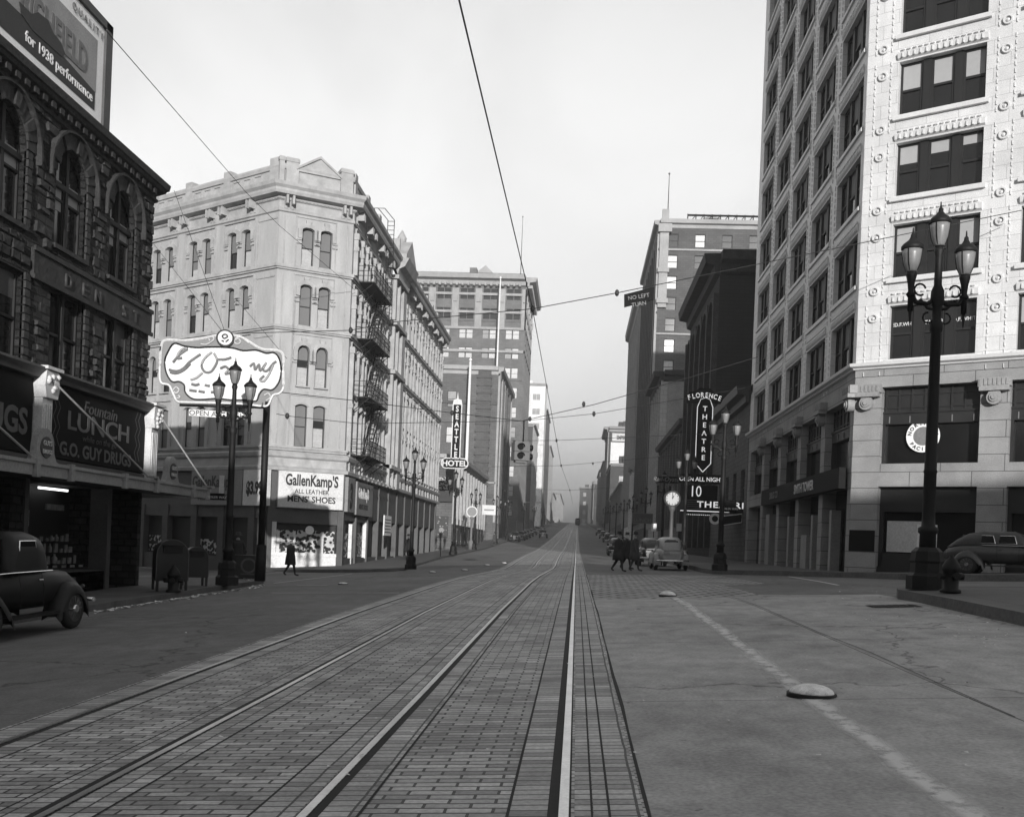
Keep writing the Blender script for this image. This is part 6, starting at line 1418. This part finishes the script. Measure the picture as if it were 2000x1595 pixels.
# post clock
def postclock(px,pyc,pyb,Y,r,label,face,hands=True,m=None,X=None):
    f_=Fac((0,Y),(1,0)); s,z=f_.at(px,pyc); g=gz(s,Y)+.15; t=thing('post_clock' if hands else 'post_sign',(s,Y,g),label,'clock' if hands else 'sign')
    b=MB(); b.lathe([(.28,0),(.28,.9),(.2,1.0),(.13,1.1),(.11,z-g-r-.35),(.2,z-g-r-.2),(.2,z-g-r)],(s,Y,g),12); b.build('post',m or MT['store'],t)
    b=MB(f_); b.prism([(s+(r+.08)*math.cos(a),z+(r+.08)*math.sin(a)) for a in lin(0,2*math.pi,29)[:-1]],-.2,.12); b.lathe([(.1,0),(.05,.2),(.02,.42)],(s,Y,z+r+.05),8); b.build('case',MT['iron'] if hands else MT['ltpaint'],t)
    b=MB(f_); b.prism([(s+r*.93*math.cos(a),z+r*.93*math.sin(a)) for a in lin(0,2*math.pi,29)[:-1]],.12,.15); b.build('face',face,t)
    if hands:
        b=MB(f_); b.box(s-.02,s+.02,.15,.17,z,z+r*.75); b.prism([(s-.02,z),(s+.03,z),(s+.1,z+r*.45),(s+.05,z+r*.48)],.15,.17); b.build('hands',MT['ink'],t)
        b=MB(f_)
        for k in range(12): a=k*math.pi/6; c_,s_=s+r*.8*math.cos(a),z+r*.8*math.sin(a); b.box(c_-.02,c_+.02,.15,.165,s_-.04,s_+.04)
        b.build('hour_marks',MT['ink'],t)
    return t
MT['clockface']=mat('clock_face',.38,.5,.08,2)
postclock(1313,974,1085,58,.4,'round faced post clock at the right kerb above the pale sedan',MT['clockface'])
postclock(922,999,1062,112,.55,'round post sign with a pale octagonal rim at the left kerb',MT['signmid'],False,MT['blind'])
# ================================================================ signs on the left
LS=Fac((-12.4,104),(1,0)); 
x0,x1,z0,z1=pr(884,899,790,896,LS); t=thing('vertical_hotel_sign',LS.p(x0,0,z0),'tall vertical blade sign spelling a hotel name over an oval HOTEL panel','sign')
xm=(x0+x1)/2; b=MB(LS); b.box(x0,x1,-.3,0,z0,z1); b.build('blade',MT['signblack'],t)
b=MB(LS); b.box(x0-.1,x0,-.32,.03,z0,z1); b.box(x1,x1+.1,-.32,.03,z0,z1); b.prism([(x0-.1,z1),(x1+.1,z1),(x1,z1+.5),(xm+.1,z1+.6),(xm,z1+1.3),(xm-.1,z1+.6),(x0,z1+.5)],-.3,.02); b.build('border',MT['ltpaint'],t)
for i,c in enumerate('SEATTLE'): text('lettering',c,LS,xm,z1-.72-i*(z1-z0-.1)/7,.82,MT['ltpaint'],t,off=.01,bold=.03,sx=.8)
h0,h1,hz0,hz1=pr(862,914,895,914,LS); hm=(h0+h1)/2; rr=(hz1-hz0)/2; hc=(hz0+hz1)/2
def stad(k): return [(h1-rr+(rr+k)*math.cos(a),hc+(rr+k)*math.sin(a)) for a in lin(-math.pi/2,math.pi/2,8)]+[(h0+rr+(rr+k)*math.cos(a),hc+(rr+k)*math.sin(a)) for a in lin(math.pi/2,3*math.pi/2,8)]
b=MB(LS); b.prism(stad(.06),-.3,.03); b.build('oval_rim',MT['ltpaint'],t); b=MB(LS); b.prism(stad(-.04),.03,.06); b.build('oval_panel',MT['signblack'],t); text('lettering','HOTEL',LS,hm,hc-.28,.8,MT['signface'],t,off=.07,bold=.03,sx=1.05)
q=atG(860,1087,.15); t=thing('kerb_sign',q,'thin post with a small round plate at the left kerb','sign'); b=MB(); b.tube([q,(q.x,q.y,q.z+2.0)],.035,6); b.build('post',MT['iron'],t); b=MB(); b.lathe([(.2,-.02),(.2,.02)],(q.x,q.y,q.z+2.1),16,False,'y'); b.build('plate',MT['signmid'],t)
x0,x1,z0,z1=pr(700,704,915,1050,Fac((-13.0,62.5),(1,0)))
RS4=Fac((-13,118),(1,0))
x0,x1,z0,z1=pr(942,968,986,1005,RS4); t=sign_board('lit_shop_sign',RS4,x0,x1,z0,z1,'bright sunlit shop sign on the far left sidewalk front',MT['ltpaint'],-.3,0); b=MB(RS4); b.box(x0+.2,x1-.2,0,.02,(z0+z1)/2-.08,(z0+z1)/2+.08); b.build('lettering',MT['signmid'],t)
# direction plates on lamps
f_=Fac((-11.4,32),(1,0)); x0,x1,z0,z1=pr(410,438,963,976,f_); t=sign_board('direction_plate',f_,x0,x1,z0,z1,'small black direction plate fixed left of the lamp at the drugstore corner',MT['signblack'],-.03,0); text('lettering','YESLER WAY',f_,(x0+x1)/2,z0+.05,.11,MT['ltpaint'],t,off=.005)
x0,x1,z0,z1=pr(428,437,928,963,f_); t=sign_board('pennant_sign',f_,x0,x1,z0,z1,'narrow bright white vertical plate hanging left of the corner lamp post',MT['signface'],-.03,0)
f_=Fac((7,41.9),(1,0)); x0,x1,z0,z1=pr(1414,1438,977,1000,f_); t=sign_board('direction_plate',f_,x0,x1,z0,z1,'black street name plate on the lamp in front of the marquee',MT['signblack'],-.03,0); text('lettering','YESLER WAY',f_,(x0+x1)/2,z0+.1,.12,MT['ltpaint'],t,off=.005)
f_=Fac((7,22.6),(1,0)); x0,x1,z0,z1=pr(1792,1830,1024,1076,f_); t=sign_board('placard',f_,x0,x1,z0,z1,'white placard half hidden behind the nearest lamp post',MT['ltpaint'],-.05,0)
# ================================================================ traffic light and wires
tlp=atY(1021,881,45); t=thing('traffic_light',tlp,'four faced traffic light hanging over the crossing','traffic light')
x,y,z=tlp; s=.31
MT['tl']=mat('signal_yellow_paint',.12,.5,.1,3); b=MB(Fac((x-.36,y-.12),(.93,.37))); b.box(0,.72,-.5,0,z-.4,z-.01); b.box(0,.72,-.5,0,z+.01,z+.4); b.box(.05,.67,-.45,-.05,z+.4,z+.48); b.box(.1,.6,-.4,-.1,z-.5,z-.4); b.build('housing',MT['tl'] if 'tl' in MT else MT['blind'],t)
TLF=Fac((x-.36,y-.12),(.93,.37))
for k,zc in enumerate((z+.2,z-.2)):
    for sx_ in (.36,):
        b=MB(TLF); ringp(b,sx_-.08,zc,0,.15,.01,18); b.build('lens',MT['signblack'],t); b=MB(TLF)
        for i in range(9):
            a0,a1=math.pi*i/9,math.pi*(i+1)/9; q=lambda a,o:TLF.p(sx_-.08+.16*math.cos(a),o,zc+.16*math.sin(a)); b.quad([q(a0,0),q(a0,.18),q(a1,.18),q(a1,0)])
        b.build('visor',MT['iron'],t)
    b=MB(); c=TLF.p(.72,-.25,zc); b.tube([c,c+TLF.d*.2],.14,8); b.build('visor',MT['iron'],t)
hang=atY(1018,822,45); b=MB(); b.tube([(x,y,z+.45),(x,y,hang.z)],.03,6); b.build('hanger',MT['iron'],t)
def wire(pts,r,label,sag=.0,ins=()):
    t=thing('overhead_wire',pts[0],label,'wire','overhead wires'); b=MB(); L=[]
    for a,c in zip(pts,pts[1:]):
        a,c=Vector(a),Vector(c)
        for i in range(10): u=i/10; L.append(a+(c-a)*u-Vector((0,0,sag*4*u*(1-u))))
    L.append(Vector(pts[-1])); b.tube(L,r,4); b.build('cable',MT['wire'],t)
    if ins:
        b=MB()
        for c in ins: c=Vector(c); b.lathe([(.015,-.11),(.06,-.07),(.075,0),(.06,.07),(.015,.11)],c,8)
        b.build('insulator',MT['wire'],t)
    return t
P=atY
wire([P(893,-15,12.5),P(1040,603,33),P(1087,860,62),P(1096,909,80),P(1113,957,117),P(1119,985,160)],.013,'trolley wire running up the middle of the street from overhead',0,[P(1040,603,33),P(1087,860,62),P(1096,909,80),P(1113,957,117)])
wire([P(463,651,34),P(685,645,34),P(765,629,33.5),P(1040,603,33),P(1205,572,33),P(1995,411,36.5)],.014,'long span wire sloping up to the right with insulators and a hung sign',0,[P(685,645,34),P(765,629,33.5),P(1205,572,33),P(1040,603,33)])
wire([P(200,52,22),P(480,375,40),P(545,440,50),P(693,566,60.2)],.014,'wire slanting down from the billboard to the hotel corner')
wire([P(540,765,35),P(700,783,36),P(883,806,40),P(1018,822,45),P(1160,790,40),P(1350,736,40),P(1480,697,41)],.014,'span wire carrying the traffic light',0,[P(696,780,36),P(883,806,40),P(1035,818,44),P(1140,789,41)])
wire([P(540,808,35),P(561,812,35),P(700,827,36),P(1018,822,45.05),P(1160,808,42),P(1455,758,42)],.011,'second thinner span wire beside the one with the traffic light',0,[P(561,812,35),P(1160,808,42)])
wire([P(1000,860,62),P(1087,860,62),P(1460,843,64)],.014,'crosswise span wire beyond the traffic light')
wire([P(960,911,80),P(1096,909,80),P(1322,889,78)],.014,'second crosswise span wire further up the street',0,[P(1158,905,79)])
wire([P(1045,955,117),P(1113,957,117),P(1200,952,115)],.014,'third crosswise span wire far up the street')
wire([P(340,372,40),P(440,650,34.2)],.011,'left stay wire of the ornate sign'); wire([P(295,470,48),P(438,652,34.2)],.014,'long low stay wire of the ornate sign'); wire([P(560,700,36),P(462,585,50)],.014,'right stay wire of the ornate sign')
# hung square sign
sg=Fac(P(1219,570,33).to_2d(),((P(1278,558,33)-P(1219,570,33)).x,0)); a=sg.at(1219,575); c=sg.at(1278,560)
t=thing('hanging_sign',sg.p(0,0,a[1]),'small black notice board hanging crooked from the span wire','sign')
b=MB(sg); H_=sg.at(1222,600)[1]; b.prism([(a[0]+.02,H_),(c[0]+.0,H_+(c[1]-a[1])),(c[0],c[1]),(a[0],a[1])],-.05,0); b.build('board',MT['signblack'],t)
text('lettering','NO LEFT',sg,(a[0]+c[0])/2,a[1]-.12,.18,MT['mailp'],t,off=.005,rot=.19); text('lettering','TURN',sg,(a[0]+c[0])/2+.02,a[1]-.36,.18,MT['mailp'],t,off=.005,rot=.19)
# antenna poles in the sky
for px,p0,p1,Y,l in ((1020,425,530,250,'thin mast on the tall brick tower roof'),(1307,342,424,170,'thin mast on the tall brick hotel roof')):
    a=P(px,p0,Y); c=P(px-3,p1,Y); t=thing('roof_mast',c,l,'mast'); b=MB(); b.tube([(c.x,c.y,c.z-1.5),(c.x,c.y,a.z)],.12,5,r2=.05); b.build('pole',MT['skirt'],t); b=MB(); b.lathe([(.05,0),(.2,.2),(.05,.4)],(c.x,c.y,a.z),6); b.build('ball',MT['skirt'],t)
# ================================================================ haze
m=bpy.data.materials.new('street_haze'); m.use_nodes=True; n=m.node_tree; n.nodes.clear(); o_=n.nodes.new('ShaderNodeOutputMaterial'); v=n.nodes.new('ShaderNodeVolumePrincipled'); v.inputs['Color'].default_value=g3(.72); v.inputs['Density'].default_value=HAZE; n.links.new(v.outputs[0],o_.inputs['Volume'])
b=MB(); b.box(-120,120,-1550,75,-11,110); h=b.build('haze',m); tag(h,'smoky winter haze filling the street','haze',kind='stuff')
